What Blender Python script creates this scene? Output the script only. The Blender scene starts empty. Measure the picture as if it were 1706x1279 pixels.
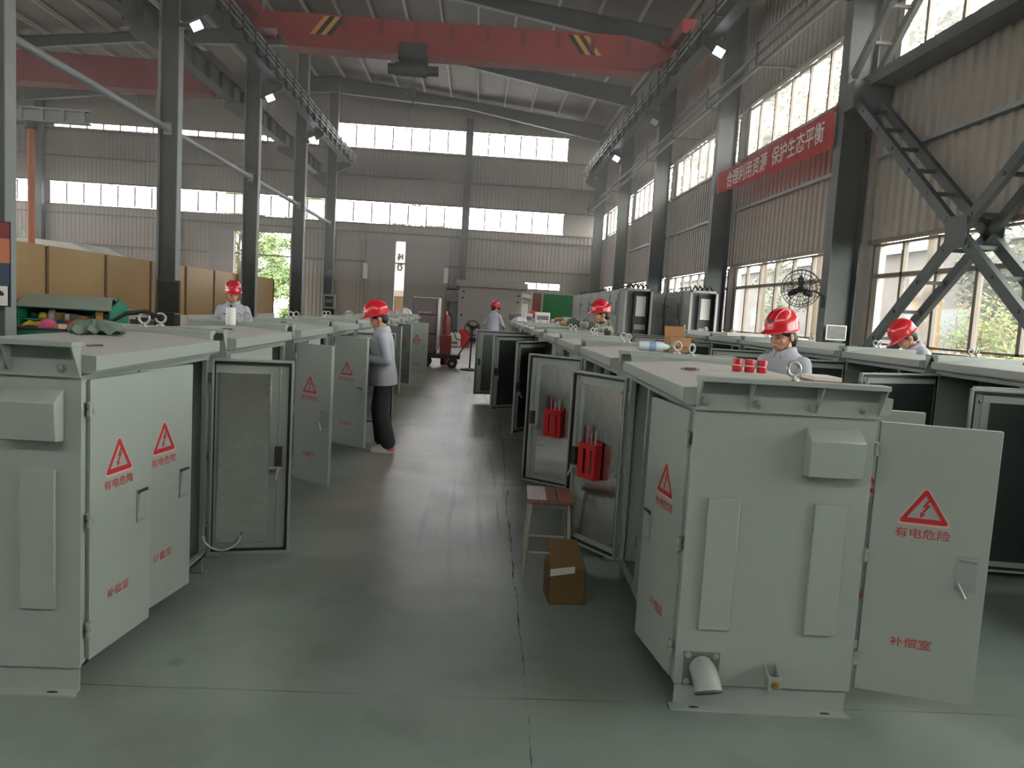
import bpy, bmesh, math, random
from mathutils import Matrix, Vector, Euler
R_ = math.radians
PI = math.pi
random.seed(7)
SC = bpy.context.scene
COL = SC.collection

# ------------------------------------------------------------------ camera
cam_data = bpy.data.cameras.new('camera')
cam_data.sensor_width = 36.0
cam_data.lens = 36.0 * 1280.0 / 1706.0
cam_data.clip_start = 0.05
cam_data.clip_end = 400
cam = bpy.data.objects.new('camera', cam_data)
COL.objects.link(cam)
cam.matrix_world = Matrix(((0.9972622, -0.0540666, -0.0504473, 0.0),
                           (-0.0450539, 0.0967105, -0.9942923, 0.0),
                           (0.0586367, 0.993843, 0.0940098, 1.6),
                           (0, 0, 0, 1)))
SC.camera = cam

# ------------------------------------------------------------------ daylight, exposure
world = bpy.data.worlds.new('overcast_sky')
SC.world = world
world.use_nodes = True
wn = world.node_tree.nodes
wl = world.node_tree.links
bg = wn['Background']
bg.inputs['Color'].default_value = (1.0, 0.985, 0.965, 1)
bg.inputs['Strength'].default_value = 20.5
SC.view_settings.view_transform = 'Standard'
SC.view_settings.look = 'None'
SC.view_settings.gamma = 1.0
SC.view_settings.use_curve_mapping = False
SC.view_settings.exposure = 0.0
SC.cycles.max_bounces = 10
SC.cycles.diffuse_bounces = 7
SC.cycles.glossy_bounces = 4
SC.cycles.transmission_bounces = 6
SC.cycles.transparent_max_bounces = 12
SC.cycles.sample_clamp_indirect = 6.0
SC.cycles.caustics_reflective = False
SC.cycles.caustics_refractive = False
SC.cycles.use_denoising = True

# ------------------------------------------------------------------ materials
def srgb(r, g, b):
    f = lambda c: (c / 255 / 12.92) if c / 255 <= 0.04045 else ((c / 255 + 0.055) / 1.055) ** 2.4
    return (f(r), f(g), f(b), 1)

def mat(name, rgb, rough=0.5, metal=0.0, var=0.0, scale=4.0, bump=0.0, bscale=40.0, emit=None, estr=0.0, spec=0.5, coat=0.0):
    m = bpy.data.materials.new(name)
    m.use_nodes = True
    nt = m.node_tree
    b = nt.nodes['Principled BSDF']
    c = srgb(*rgb)
    b.inputs['Base Color'].default_value = c
    b.inputs['Roughness'].default_value = rough
    b.inputs['Metallic'].default_value = metal
    b.inputs['Specular IOR Level'].default_value = spec
    b.inputs['Coat Weight'].default_value = coat
    if var or bump:
        tc = nt.nodes.new('ShaderNodeTexCoord')
    if var:
        n = nt.nodes.new('ShaderNodeTexNoise')
        n.inputs['Scale'].default_value = scale
        n.inputs['Detail'].default_value = 6
        nt.links.new(tc.outputs['Object'], n.inputs['Vector'])
        mx = nt.nodes.new('ShaderNodeMix')
        mx.data_type = 'RGBA'
        nt.links.new(n.outputs['Fac'], mx.inputs['Factor'])
        mx.inputs['A'].default_value = [max(0, x * (1 - var)) for x in c[:3]] + [1]
        mx.inputs['B'].default_value = [min(1, x * (1 + var)) for x in c[:3]] + [1]
        nt.links.new(mx.outputs['Result'], b.inputs['Base Color'])
    if bump:
        n2 = nt.nodes.new('ShaderNodeTexNoise')
        n2.inputs['Scale'].default_value = bscale
        nt.links.new(tc.outputs['Object'], n2.inputs['Vector'])
        bp = nt.nodes.new('ShaderNodeBump')
        bp.inputs['Strength'].default_value = bump
        bp.inputs['Distance'].default_value = 0.01
        nt.links.new(n2.outputs['Fac'], bp.inputs['Height'])
        nt.links.new(bp.outputs['Normal'], b.inputs['Normal'])
    if emit:
        b.inputs['Emission Color'].default_value = srgb(*emit)
        b.inputs['Emission Strength'].default_value = estr
    return m

M = {}
M['paint'] = mat('grey_green_paint', (150, 158, 152), 0.42, var=0.04, scale=3)
M['roofpaint'] = mat('dusty_toplit_paint', (176, 175, 170), 0.55, var=0.09, scale=5, bump=0.05, bscale=60)  # dusty tops, also paler because light from above is put into the colour
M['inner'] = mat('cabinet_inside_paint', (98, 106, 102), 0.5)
M['galv'] = mat('galvanised_steel', (212, 214, 212), 0.2, metal=0.95, var=0.1, scale=7, bump=0.25, bscale=16)
M['zinc'] = mat('zinc_hardware', (164, 165, 160), 0.33, metal=0.4)
M['black'] = mat('black_rubber', (24, 26, 26), 0.6)
M['dark'] = mat('dark_equipment', (42, 44, 46), 0.5)
M['signred'] = mat('sign_red', (176, 38, 44), 0.5)
M['signpink'] = mat('sign_border', (196, 168, 158), 0.5)
M['brass'] = mat('brass', (182, 142, 84), 0.35, metal=0.8)
M['holder'] = mat('red_plastic', (186, 32, 34), 0.4)
M['helmet'] = mat('red_helmet', (200, 34, 46), 0.25, coat=0.3)
M['skin'] = mat('skin', (196, 146, 120), 0.55)
M['hair'] = mat('dark_hair', (36, 30, 28), 0.6)
M['shirt'] = mat('grey_work_shirt', (172, 175, 186), 0.85, var=0.06, scale=12, bump=0.3, bscale=14)
M['trouser'] = mat('dark_trousers', (48, 47, 52), 0.85, bump=0.3, bscale=12)
M['shoe'] = mat('pink_shoe', (206, 92, 108), 0.6)
M['sole'] = mat('shoe_sole', (215, 205, 200), 0.6)
M['steel'] = mat('dark_grey_steel', (66, 71, 70), 0.55, var=0.12, scale=2)
M['steel_l'] = mat('pale_and_lit_steel', (140, 146, 146), 0.5, var=0.08, scale=3)  # pale steel; on column and rafter flanges the light is in the colour
M['purlin'] = mat('galvanised_purlin', (196, 190, 178), 0.5)
M['foil'] = mat('roof_insulation_foil', (92, 85, 77), 0.5, metal=0.2, var=0.3, scale=1.3, bump=0.5, bscale=3)
M['sheet'] = mat('corrugated_cladding', (158, 150, 140), 0.6, var=0.1, scale=0.8)
M['frame'] = mat('brown_window_frame', (104, 94, 84), 0.5)
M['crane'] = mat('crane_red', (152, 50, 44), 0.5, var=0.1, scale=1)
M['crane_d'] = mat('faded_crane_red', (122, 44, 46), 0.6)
M['yellow'] = mat('hazard_yellow', (214, 160, 60), 0.5)
M['gold'] = mat('gold_partition_panel', (170, 142, 98), 0.35, metal=0.35, var=0.08, scale=1.2)
M['brown'] = mat('brown_post', (92, 72, 52), 0.5)
M['white'] = mat('white_paint', (212, 212, 206), 0.5, var=0.03)
M['plaster'] = mat('white_plaster', (196, 196, 188), 0.8, var=0.05)
M['green'] = mat('green_paint', (34, 128, 102), 0.5)
M['greenroof'] = mat('pale_green_roof', (168, 182, 168), 0.6)
M['greenboard'] = mat('green_board', (44, 112, 66), 0.6)
M['card'] = mat('cardboard', (150, 112, 74), 0.8, var=0.12, scale=9, bump=0.2, bscale=30)
M['oldcard'] = mat('old_cardboard', (106, 84, 52), 0.75, var=0.2, scale=7, bump=0.3, bscale=16)
M['darkpanel'] = mat('dark_smooth_panel', (70, 78, 76), 0.18, metal=0.5)
M['tape'] = mat('clear_tape', (206, 200, 190), 0.25)
M['cloth'] = mat('green_grey_cloth', (98, 112, 98), 0.95, var=0.12, scale=20, bump=0.4, bscale=40)
M['wood'] = mat('worn_wood', (136, 92, 74), 0.6, var=0.2, scale=14)
M['stoolmetal'] = mat('stool_legs', (160, 158, 146), 0.5)
M['tank'] = mat('grey_enclosure', (142, 136, 132), 0.6, var=0.04)
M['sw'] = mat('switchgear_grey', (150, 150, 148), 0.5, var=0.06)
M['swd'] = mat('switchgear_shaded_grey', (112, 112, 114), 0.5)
M['blue'] = mat('blue_poster', (40, 60, 84), 0.6)
M['orange'] = mat('orange_pole', (184, 112, 74), 0.6)
M['pink'] = mat('pink_cap', (214, 92, 134), 0.8)
M['clearplastic'] = mat('clear_plastic', (196, 206, 210), 0.15)
M['teal'] = mat('teal_cap', (40, 140, 110), 0.4)
M['banner'] = mat('banner_red', (178, 52, 52), 0.8, var=0.08, scale=2)
M['bannertext'] = mat('banner_white', (232, 224, 218), 0.8)
M['paper'] = mat('paper', (216, 212, 204), 0.8)
M['redwhite'] = mat('insulator_red', (186, 30, 46), 0.35)
M['cream'] = mat('insulator_cream', (212, 198, 166), 0.5)
M['bar_y'] = mat('yellow_busbar', (196, 180, 40), 0.4)
M['bar_g'] = mat('green_busbar', (40, 130, 70), 0.4)
M['bar_r'] = mat('red_busbar', (170, 40, 40), 0.4)
M['bar_b'] = mat('blue_cable', (50, 90, 130), 0.4)
M['leaf'] = mat('tree_leaf', (82, 106, 40), 0.6, var=0.3, scale=2)
M['bottlewrap'] = mat('bottle_wrap', (120, 150, 180), 0.3)
M['outwhite'] = mat('outside_white', (84, 84, 82), 0.7)
M['leaf_dark'] = mat('grey_green_leaf', (66, 72, 50), 0.6, var=0.25, scale=2)
M['trunk'] = mat('tree_bark', (88, 72, 56), 0.9)
M['build'] = mat('outside_wall', (70, 63, 61), 0.8)
M['buildglass'] = mat('outside_glass', (44, 52, 64), 0.4)
M['yellowsheet'] = mat('outside_yellow', (100, 68, 6), 0.8)
M['outground'] = mat('outside_ground', (68, 67, 64), 0.9)
M['lens'] = mat('lamp_lens', (255, 255, 255), 0.4, emit=(236, 240, 255), estr=14)
M['photo'] = mat('photo_print', (84, 84, 80), 0.5, var=0.8, scale=18)
M['greybox'] = mat('blue_grey_box', (92, 96, 112), 0.7)
M['cover'] = mat('wrap_film', (206, 200, 200), 0.3, bump=0.6, bscale=25)
M['crate'] = mat('dark_crate', (104, 92, 92), 0.8, var=0.1, scale=3)
M['lip'] = mat('lips', (150, 84, 80), 0.5)

# camouflage cloth
def camo():
    m = mat('camouflage_cloth', (120, 128, 110), 0.9)
    nt = m.node_tree
    b = nt.nodes['Principled BSDF']
    tc = nt.nodes.new('ShaderNodeTexCoord')
    n = nt.nodes.new('ShaderNodeTexNoise')
    n.inputs['Scale'].default_value = 9
    nt.links.new(tc.outputs['Object'], n.inputs['Vector'])
    r = nt.nodes.new('ShaderNodeValToRGB')
    r.color_ramp.interpolation = 'CONSTANT'
    r.color_ramp.elements[0].color = srgb(70, 78, 66)
    r.color_ramp.elements[1].position = 0.47
    r.color_ramp.elements[1].color = srgb(150, 150, 140)
    e = r.color_ramp.elements.new(0.55)
    e.color = srgb(110, 120, 96)
    nt.links.new(n.outputs['Fac'], r.inputs['Fac'])
    nt.links.new(r.outputs['Color'], b.inputs['Base Color'])
    return m
M['camo'] = camo()

# window pane: partly see-through, dusty
def pane_mat(name, tint, milk):
    m = bpy.data.materials.new(name)
    m.use_nodes = True
    nt = m.node_tree
    for n in list(nt.nodes):
        nt.nodes.remove(n)
    out = nt.nodes.new('ShaderNodeOutputMaterial')
    tr = nt.nodes.new('ShaderNodeBsdfTransparent')
    tr.inputs['Color'].default_value = tint
    tl = nt.nodes.new('ShaderNodeBsdfTranslucent')
    tl.inputs['Color'].default_value = (0.85, 0.84, 0.8, 1)
    gl = nt.nodes.new('ShaderNodeBsdfGlossy')
    gl.inputs['Roughness'].default_value = 0.1
    mx = nt.nodes.new('ShaderNodeMixShader')
    tc = nt.nodes.new('ShaderNodeTexCoord')
    no = nt.nodes.new('ShaderNodeTexNoise')
    no.inputs['Scale'].default_value = 1.1
    no.inputs['Detail'].default_value = 5
    nt.links.new(tc.outputs['Object'], no.inputs['Vector'])
    mr = nt.nodes.new('ShaderNodeMapRange')
    mr.inputs['To Min'].default_value = max(0, milk - min(0.18, milk * 0.8))
    mr.inputs['To Max'].default_value = min(1, milk + min(0.18, milk * 0.8))
    nt.links.new(no.outputs['Fac'], mr.inputs['Value'])
    nt.links.new(mr.outputs['Result'], mx.inputs['Fac'])
    nt.links.new(tr.outputs[0], mx.inputs[1])
    nt.links.new(tl.outputs[0], mx.inputs[2])
    m2 = nt.nodes.new('ShaderNodeMixShader')
    m2.inputs['Fac'].default_value = 0.05
    nt.links.new(mx.outputs[0], m2.inputs[1])
    nt.links.new(gl.outputs[0], m2.inputs[2])
    nt.links.new(m2.outputs[0], out.inputs['Surface'])
    return m
M['pane'] = pane_mat('dusty_window_pane', (0.95, 0.95, 0.92, 1), 0.05)
M['pane_low'] = pane_mat('lower_window_pane', (0.82, 0.84, 0.82, 1), 0.015)
M['pane_far'] = pane_mat('far_window_pane', (0.97, 0.98, 1.0, 1), 0.3)

# floor: worn green-grey coating with a bare grey aisle and slab joints
def floor_mat():
    m = bpy.data.materials.new('coated_concrete_floor')
    m.use_nodes = True
    nt = m.node_tree
    L = nt.links
    b = nt.nodes['Principled BSDF']
    tc = nt.nodes.new('ShaderNodeTexCoord')
    sep = nt.nodes.new('ShaderNodeSeparateXYZ')
    L.new(tc.outputs['Object'], sep.inputs[0])
    def math_(op, a, bb=None, c=None):
        n = nt.nodes.new('ShaderNodeMath')
        n.operation = op
        for i, v in enumerate((a, bb, c)):
            if v is None:
                continue
            if isinstance(v, (int, float)):
                n.inputs[i].default_value = v
            else:
                L.new(v, n.inputs[i])
        return n.outputs[0]
    def noise(scale, detail=6, dist=0.0, vec=None):
        n = nt.nodes.new('ShaderNodeTexNoise')
        n.inputs['Scale'].default_value = scale
        n.inputs['Detail'].default_value = detail
        n.inputs['Distortion'].default_value = dist
        L.new(vec if vec else tc.outputs['Object'], n.inputs['Vector'])
        return n.outputs['Fac']
    def mixc(f, a, bb):
        n = nt.nodes.new('ShaderNodeMix')
        n.data_type = 'RGBA'
        if isinstance(f, (int, float)):
            n.inputs['Factor'].default_value = f
        else:
            L.new(f, n.inputs['Factor'])
        for k, v in (('A', a), ('B', bb)):
            if isinstance(v, tuple):
                n.inputs[k].default_value = v
            else:
                L.new(v, n.inputs[k])
        return n.outputs['Result']
    def smooth(v, lo, hi):
        n = nt.nodes.new('ShaderNodeMapRange')
        n.interpolation_type = 'SMOOTHSTEP'
        n.inputs['From Min'].default_value = lo
        n.inputs['From Max'].default_value = hi
        L.new(v, n.inputs['Value'])
        return n.outputs['Result']
    X, Y = sep.outputs['X'], sep.outputs['Y']
    n1 = noise(0.8)
    green = mixc(n1, srgb(108, 124, 117), srgb(140, 150, 143))
    grey = mixc(noise(1.7), srgb(128, 123, 116), srgb(172, 166, 158))
    # bare wear down the walkway: starts a few metres in, irregular edge
    edge = math_('ADD', math_('ABSOLUTE', math_('ADD', X, 0.3)), math_('MULTIPLY', noise(1.2), 0.9))
    wear = math_('MULTIPLY', math_('SUBTRACT', 1.0, smooth(edge, 0.95, 1.5)), smooth(math_('ADD', Y, math_('MULTIPLY', n1, 3.0)), 5.4, 8.5))
    far = smooth(Y, 9.0, 16.0)
    wear = math_('MAXIMUM', wear, math_('MULTIPLY', far, 0.75))
    base = mixc(wear, green, grey)
    # tyre scuffs along the walkway
    mp = nt.nodes.new('ShaderNodeMapping')
    mp.inputs['Scale'].default_value = (9.0, 0.35, 1.0)
    L.new(tc.outputs['Object'], mp.inputs['Vector'])
    sc = smooth(noise(1.6, 8, 0.3, mp.outputs[0]), 0.50, 0.66)
    inx = math_('SUBTRACT', 1.0, smooth(math_('ABSOLUTE', math_('SUBTRACT', X, 0.05)), 0.25, 0.55))
    base = mixc(math_('MULTIPLY', math_('MULTIPLY', sc, inx), math_('MULTIPLY', smooth(Y, 4.0, 6.0), 0.7)), base, srgb(62, 58, 54))
    st = smooth(noise(0.9, 6, 0.4), 0.42, 0.72)
    base = mixc(math_('MULTIPLY', st, 0.5), base, srgb(98, 94, 84))
    st2 = smooth(noise(2.4, 6), 0.50, 0.80)
    base = mixc(math_('MULTIPLY', st2, 0.4), base, srgb(74, 80, 72))
    # small dirt specks and marks
    sp = smooth(noise(19.0, 2), 0.74, 0.80)
    base = mixc(math_('MULTIPLY', sp, 0.45), base, srgb(70, 74, 66))
    # green paint dabs on the left
    d = math_('ADD', math_('POWER', math_('SUBTRACT', X, -1.22), 2.0), math_('POWER', math_('MULTIPLY', math_('SUBTRACT', Y, 3.27), 0.8), 2.0))
    dab = math_('SUBTRACT', 1.0, smooth(math_('ADD', d, math_('MULTIPLY', noise(30), 0.002)), 0.0012, 0.003))
    base = mixc(math_('MULTIPLY', dab, 0.6), base, srgb(70, 120, 76))
    # slab joints
    wob = math_('MULTIPLY', math_('SUBTRACT', noise(1.3), 0.5), 0.10)
    def joint(v, w):
        if isinstance(w, float):
            return math_('SUBTRACT', 1.0, smooth(math_('ABSOLUTE', v), w * 0.4, w))
        return smooth(math_('SUBTRACT', w, math_('ABSOLUTE', v)), 0.0, 0.005)
    j1 = joint(math_('SUBTRACT', math_('ADD', X, math_('ADD', wob, math_('MULTIPLY', Y, -0.017))), 0.235), math_('MULTIPLY', math_('SUBTRACT', noise(5.0, 8), 0.30), 0.026))
    yy = math_('SUBTRACT', math_('MODULO', math_('ADD', Y, 0.9 + 0.0), 4.0), 0.0)
    j2 = joint(math_('SUBTRACT', math_('MODULO', math_('ADD', math_('ADD', Y, 40.0), math_('MULTIPLY', wob, 0.3)), 3.95), 3.55), 0.007)
    j = math_('MAXIMUM', j1, math_('MULTIPLY', j2, math_('MULTIPLY', smooth(noise(0.9), 0.42, 0.6), 0.55)))
    base = mixc(math_('MULTIPLY', j, 0.9), base, srgb(40, 42, 38))
    L.new(base, b.inputs['Base Color'])
    rough = math_('ADD', 0.285, math_('ADD', math_('MULTIPLY', noise(2.5), 0.14), math_('ADD', math_('MULTIPLY', wear, -0.03), math_('MULTIPLY', j, 0.4))))
    L.new(rough, b.inputs['Roughness'])
    bp = nt.nodes.new('ShaderNodeBump')
    bp.inputs['Strength'].default_value = 0.06
    bp.inputs['Distance'].default_value = 0.006
    L.new(math_('ADD', noise(9.0, 8), math_('MULTIPLY', wear, math_('MULTIPLY', noise(38.0, 6), 1.6))), bp.inputs['Height'])
    L.new(bp.outputs['Normal'], b.inputs['Normal'])
    return m
M['floor'] = floor_mat()

# ------------------------------------------------------------------ mesh builder
class MB:
    def __init__(s):
        s.v, s.f, s.mi = [], [], []
        s.m = 0
        s.T = None
    def add(s, vs, fs):
        b = len(s.v)
        for p in vs:
            p = Vector(p)
            s.v.append(s.T @ p if s.T is not None else p)
        for f in fs:
            s.f.append([b + i for i in f])
            s.mi.append(s.m)
        return s
    def box(s, x0, x1, y0, y1, z0, z1):
        vs = [(x, y, z) for z in (z0, z1) for y in (y0, y1) for x in (x0, x1)]
        return s.add(vs, [(0, 2, 3, 1), (4, 5, 7, 6), (0, 1, 5, 4), (2, 6, 7, 3), (0, 4, 6, 2), (1, 3, 7, 5)])
    def hexa(s, p):
        return s.add(p, [(0, 3, 2, 1), (4, 5, 6, 7), (0, 1, 5, 4), (1, 2, 6, 5), (2, 3, 7, 6), (3, 0, 4, 7)])
    def prism(s, poly, a0, a1, axis='y'):
        n = len(poly)
        def q(u, v, a):
            return {'x': (a, u, v), 'y': (u, a, v), 'z': (u, v, a)}[axis]
        vs = [q(u, v, a0) for u, v in poly] + [q(u, v, a1) for u, v in poly]
        fs = [tuple(range(n)), tuple(range(2 * n - 1, n - 1, -1))]
        fs += [(i, n + i, n + (i + 1) % n, (i + 1) % n) for i in range(n)]
        return s.add(vs, fs)
    def ring(s, u0, u1, z0, z1, w, y0, y1):
        s.box(u0, u1, y0, y1, z0, z0 + w)
        s.box(u0, u1, y0, y1, z1 - w, z1)
        s.box(u0, u0 + w, y0, y1, z0 + w, z1 - w)
        s.box(u1 - w, u1, y0, y1, z0 + w, z1 - w)
        return s
    def cyl(s, p0, p1, r0, r1=None, n=12):
        return s.sweep([p0, p1], [r0, r0 if r1 is None else r1], n)
    def sweep(s, pts, rs, n=8, closed=False):
        pts = [Vector(p) for p in pts]
        if isinstance(rs, (int, float)):
            rs = [rs] * len(pts)
        N = len(pts)
        tang = []
        for i in range(N):
            a = pts[(i - 1) % N] if (closed or i > 0) else pts[i]
            b = pts[(i + 1) % N] if (closed or i < N - 1) else pts[i]
            t = b - a
            tang.append(t.normalized() if t.length > 1e-9 else Vector((0, 0, 1)))
        ref = Vector((0, 0, 1)) if abs(tang[0].z) < 0.9 else Vector((1, 0, 0))
        u = tang[0].cross(ref).normalized()
        vs = []
        for i in range(N):
            t = tang[i]
            u = (u - t * u.dot(t))
            if u.length < 1e-6:
                u = t.orthogonal()
            u.normalize()
            w = t.cross(u)
            for k in range(n):
                a = 2 * PI * k / n
                vs.append(pts[i] + (u * math.cos(a) + w * math.sin(a)) * rs[i])
        fs = []
        for i in range(N if closed else N - 1):
            j = (i + 1) % N
            for k in range(n):
                fs.append((i * n + k, i * n + (k + 1) % n, j * n + (k + 1) % n, j * n + k))
        if not closed:
            fs.append(tuple(range(n - 1, -1, -1)))
            fs.append(tuple((N - 1) * n + k for k in range(n)))
        return s.add(vs, fs)
    def capsule(s, p0, p1, r0, r1, n=14):
        p0, p1 = Vector(p0), Vector(p1)
        d = (p1 - p0)
        if d.length < 1e-6:
            d = Vector((0, 0, 1e-3))
        t = d.normalized()
        pts, rs = [], []
        for a in (80, 55, 30, 0):
            pts.append(p0 - t * r0 * math.sin(R_(a)))
            rs.append(r0 * math.cos(R_(a)))
        for a in (0, 30, 55, 80):
            pts.append(p1 + t * r1 * math.sin(R_(a)))
            rs.append(r1 * math.cos(R_(a)))
        return s.sweep(pts, rs, n)
    def sph(s, c, r, nu=16, nv=10):
        if isinstance(r, (int, float)):
            r = (r, r, r)
        vs = [(c[0], c[1], c[2] - r[2])]
        for j in range(1, nv):
            ph = -PI / 2 + PI * j / nv
            for i in range(nu):
                th = 2 * PI * i / nu
                vs.append((c[0] + r[0] * math.cos(ph) * math.cos(th), c[1] + r[1] * math.cos(ph) * math.sin(th), c[2] + r[2] * math.sin(ph)))
        vs.append((c[0], c[1], c[2] + r[2]))
        fs = [(0, 1 + (i + 1) % nu, 1 + i) for i in range(nu)]
        for j in range(nv - 2):
            for i in range(nu):
                a = 1 + j * nu
                fs.append((a + i, a + (i + 1) % nu, a + nu + (i + 1) % nu, a + nu + i))
        a = 1 + (nv - 2) * nu
        fs += [(a + i, a + (i + 1) % nu, len(vs) - 1) for i in range(nu)]
        return s.add(vs, fs)
    def loft(s, rings):
        n = len(rings[0])
        vs = [p for r in rings for p in r]
        fs = []
        for i in range(len(rings) - 1):
            for k in range(n):
                fs.append((i * n + k, i * n + (k + 1) % n, (i + 1) * n + (k + 1) % n, (i + 1) * n + k))
        fs.append(tuple(range(n - 1, -1, -1)))
        fs.append(tuple((len(rings) - 1) * n + k for k in range(n)))
        return s.add(vs, fs)
    def torus(s, c, R, r, axis='y', n=20, m=8):
        pts = []
        for i in range(n):
            a = 2 * PI * i / n
            u, w = R * math.cos(a), R * math.sin(a)
            pts.append({'y': (c[0] + u, c[1], c[2] + w), 'x': (c[0], c[1] + u, c[2] + w), 'z': (c[0] + u, c[1] + w, c[2])}[axis])
        return s.sweep(pts, r, m, True)
    def lathe(s, prof, c=(0, 0, 0), n=20):
        vs = []
        for r, z in prof:
            for k in range(n):
                a = 2 * PI * k / n
                vs.append((c[0] + r * math.cos(a), c[1] + r * math.sin(a), c[2] + z))
        fs = []
        for i in range(len(prof) - 1):
            for k in range(n):
                fs.append((i * n + k, i * n + (k + 1) % n, (i + 1) * n + (k + 1) % n, (i + 1) * n + k))
        fs.append(tuple(range(n - 1, -1, -1)))
        fs.append(tuple((len(prof) - 1) * n + k for k in range(n)))
        return s.add(vs, fs)
    def mesh(s, name, mats, smooth=38):
        me = bpy.data.meshes.new(name)
        me.from_pydata([tuple(p) for p in s.v], [], s.f)
        if not isinstance(mats, (list, tuple)):
            mats = [mats]
        for m in mats:
            me.materials.append(M[m] if isinstance(m, str) else m)
        if len(mats) > 1:
            me.polygons.foreach_set('material_index', s.mi)
        bm = bmesh.new()
        bm.from_mesh(me)
        bmesh.ops.recalc_face_normals(bm, faces=bm.faces)
        bm.to_mesh(me)
        bm.free()
        if smooth:
            me.polygons.foreach_set('use_smooth', [True] * len(me.polygons))
            me.set_sharp_from_angle(angle=R_(smooth))
        return me
    def build(s, name, mats, parent=None, bevel=0.0, smooth=38, loc=None, rz=0.0):
        return link(name, s.mesh(name, mats, smooth), parent, bevel, loc, rz)

def link(name, me, parent=None, bevel=0.0, loc=None, rz=0.0):
    o = bpy.data.objects.new(name, me)
    COL.objects.link(o)
    if parent is not None:
        o.parent = parent
    if loc is not None:
        o.location = loc
    o.rotation_euler = (0, 0, rz)
    if bevel:
        md = o.modifiers.new('edge', 'BEVEL')
        md.width = bevel
        md.segments = 2
        md.limit_method = 'ANGLE'
        md.angle_limit = R_(40)
    return o

def thing(name, label, cat, loc=(0, 0, 0), rz=0.0, group=None):
    o = bpy.data.objects.new(name, None)
    o.empty_display_size = 0.2
    COL.objects.link(o)
    o.location = loc
    o.rotation_euler = (0, 0, rz)
    return tag(o, label, cat, group)

def tag(o, label, cat, group=None, kind=None):
    o['label'] = label
    o['category'] = cat
    if group:
        o['group'] = group
    if kind:
        o['kind'] = kind
    return o

def struct(o, label=None, cat=None):
    o['kind'] = 'structure'
    if label:
        o['label'] = label
        o['category'] = cat
    return o

# ------------------------------------------------------------------ lettering
_txt = {}
def text_geo(body, bold=0.0):
    key = (body, bold)
    if key in _txt:
        return _txt[key]
    cu = bpy.data.curves.new('lettering', 'FONT')
    cu.body = body
    cu.size = 1.0
    cu.offset = bold
    cu.resolution_u = 3
    ob = bpy.data.objects.new('lettering', cu)
    COL.objects.link(ob)
    dg = bpy.context.evaluated_depsgraph_get()
    me = bpy.data.meshes.new_from_object(ob.evaluated_get(dg))
    vs = [v.co.copy() for v in me.vertices]
    fs = [list(p.vertices) for p in me.polygons]
    bpy.data.objects.remove(ob)
    bpy.data.curves.remove(cu)
    bpy.data.meshes.remove(me)
    xs = [v.x for v in vs] or [0, 1]
    ys = [v.y for v in vs] or [0, 1]
    x0, x1, y0, y1 = min(xs), max(xs), min(ys), max(ys)
    vs = [((v.x - (x0 + x1) / 2) / (x1 - x0), (v.y - (y0 + y1) / 2) / (y1 - y0)) for v in vs]
    _txt[key] = (vs, fs)
    return _txt[key]

def lettering(name, body, origin, right, up, w, h, matname, parent=None, bold=0.0):
    vs, fs = text_geo(body, bold)
    o, r, u = Vector(origin), Vector(right), Vector(up)
    me = bpy.data.meshes.new(name)
    me.from_pydata([tuple(o + r * (a * w) + u * (b * h)) for a, b in vs], [], fs)
    me.materials.append(M[matname])
    return link(name, me, parent)

def flat_polys(name, polys, origin, right, up, matname, parent, thick=0.0008):
    """polygons (lists of (a, b)) as a thin plate raised from a face"""
    o, r, u = Vector(origin), Vector(right), Vector(up)
    n = r.cross(u)
    mb = MB()
    for poly in polys:
        k = len(poly)
        vs = [o + r * a + u * b for a, b in poly] + [o + r * a + u * b + n * thick for a, b in poly]
        mb.add(vs, [tuple(range(k)), tuple(range(2 * k - 1, k - 1, -1))] + [(i, k + i, k + (i + 1) % k, (i + 1) % k) for i in range(k)])
    return mb.build(name, matname, parent, smooth=0)

# ------------------------------------------------------------------ electrical cabinets
_mesh_cache = {}
def rounded_tri(w, h, r, k=5):
    """triangle with apex up, base at -h/2, corners rounded"""
    P3 = [Vector((-w / 2, -h / 2)), Vector((w / 2, -h / 2)), Vector((0, h / 2))]
    out = []
    for i in range(3):
        p, a, b = P3[i], P3[i - 1], P3[(i + 1) % 3]
        d0, d1 = (a - p).normalized(), (b - p).normalized()
        s0, s1 = p + d0 * r, p + d1 * r
        for j in range(k + 1):
            t = j / k
            q = (1 - t) ** 2 * s0 + 2 * t * (1 - t) * p + t * t * s1
            out.append((q.x, q.y))
    return out

def band(w0, h0, r0, w1, h1, r1, dy=0.0):
    a, b = rounded_tri(w0, h0, r0), rounded_tri(w1, h1, r1)
    b = [(x, y + dy) for x, y in b]
    n = len(a)
    return [[a[i], a[(i + 1) % n], b[(i + 1) % n], b[i]] for i in range(n)]

BOLT_SHAPE = [[(0.010, 0.033), (0.019, 0.033), (0.006, 0.008), (-0.006, 0.004)],
              [(0.006, 0.008), (0.018, 0.010), (0.016, 0.004), (-0.010, -0.002), (-0.006, 0.004)],
              [(0.016, 0.004), (-0.004, -0.024), (-0.010, -0.022), (0.004, 0.001)],
              [(-0.015, -0.020), (0.004, -0.028), (-0.013, -0.042)]]

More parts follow.
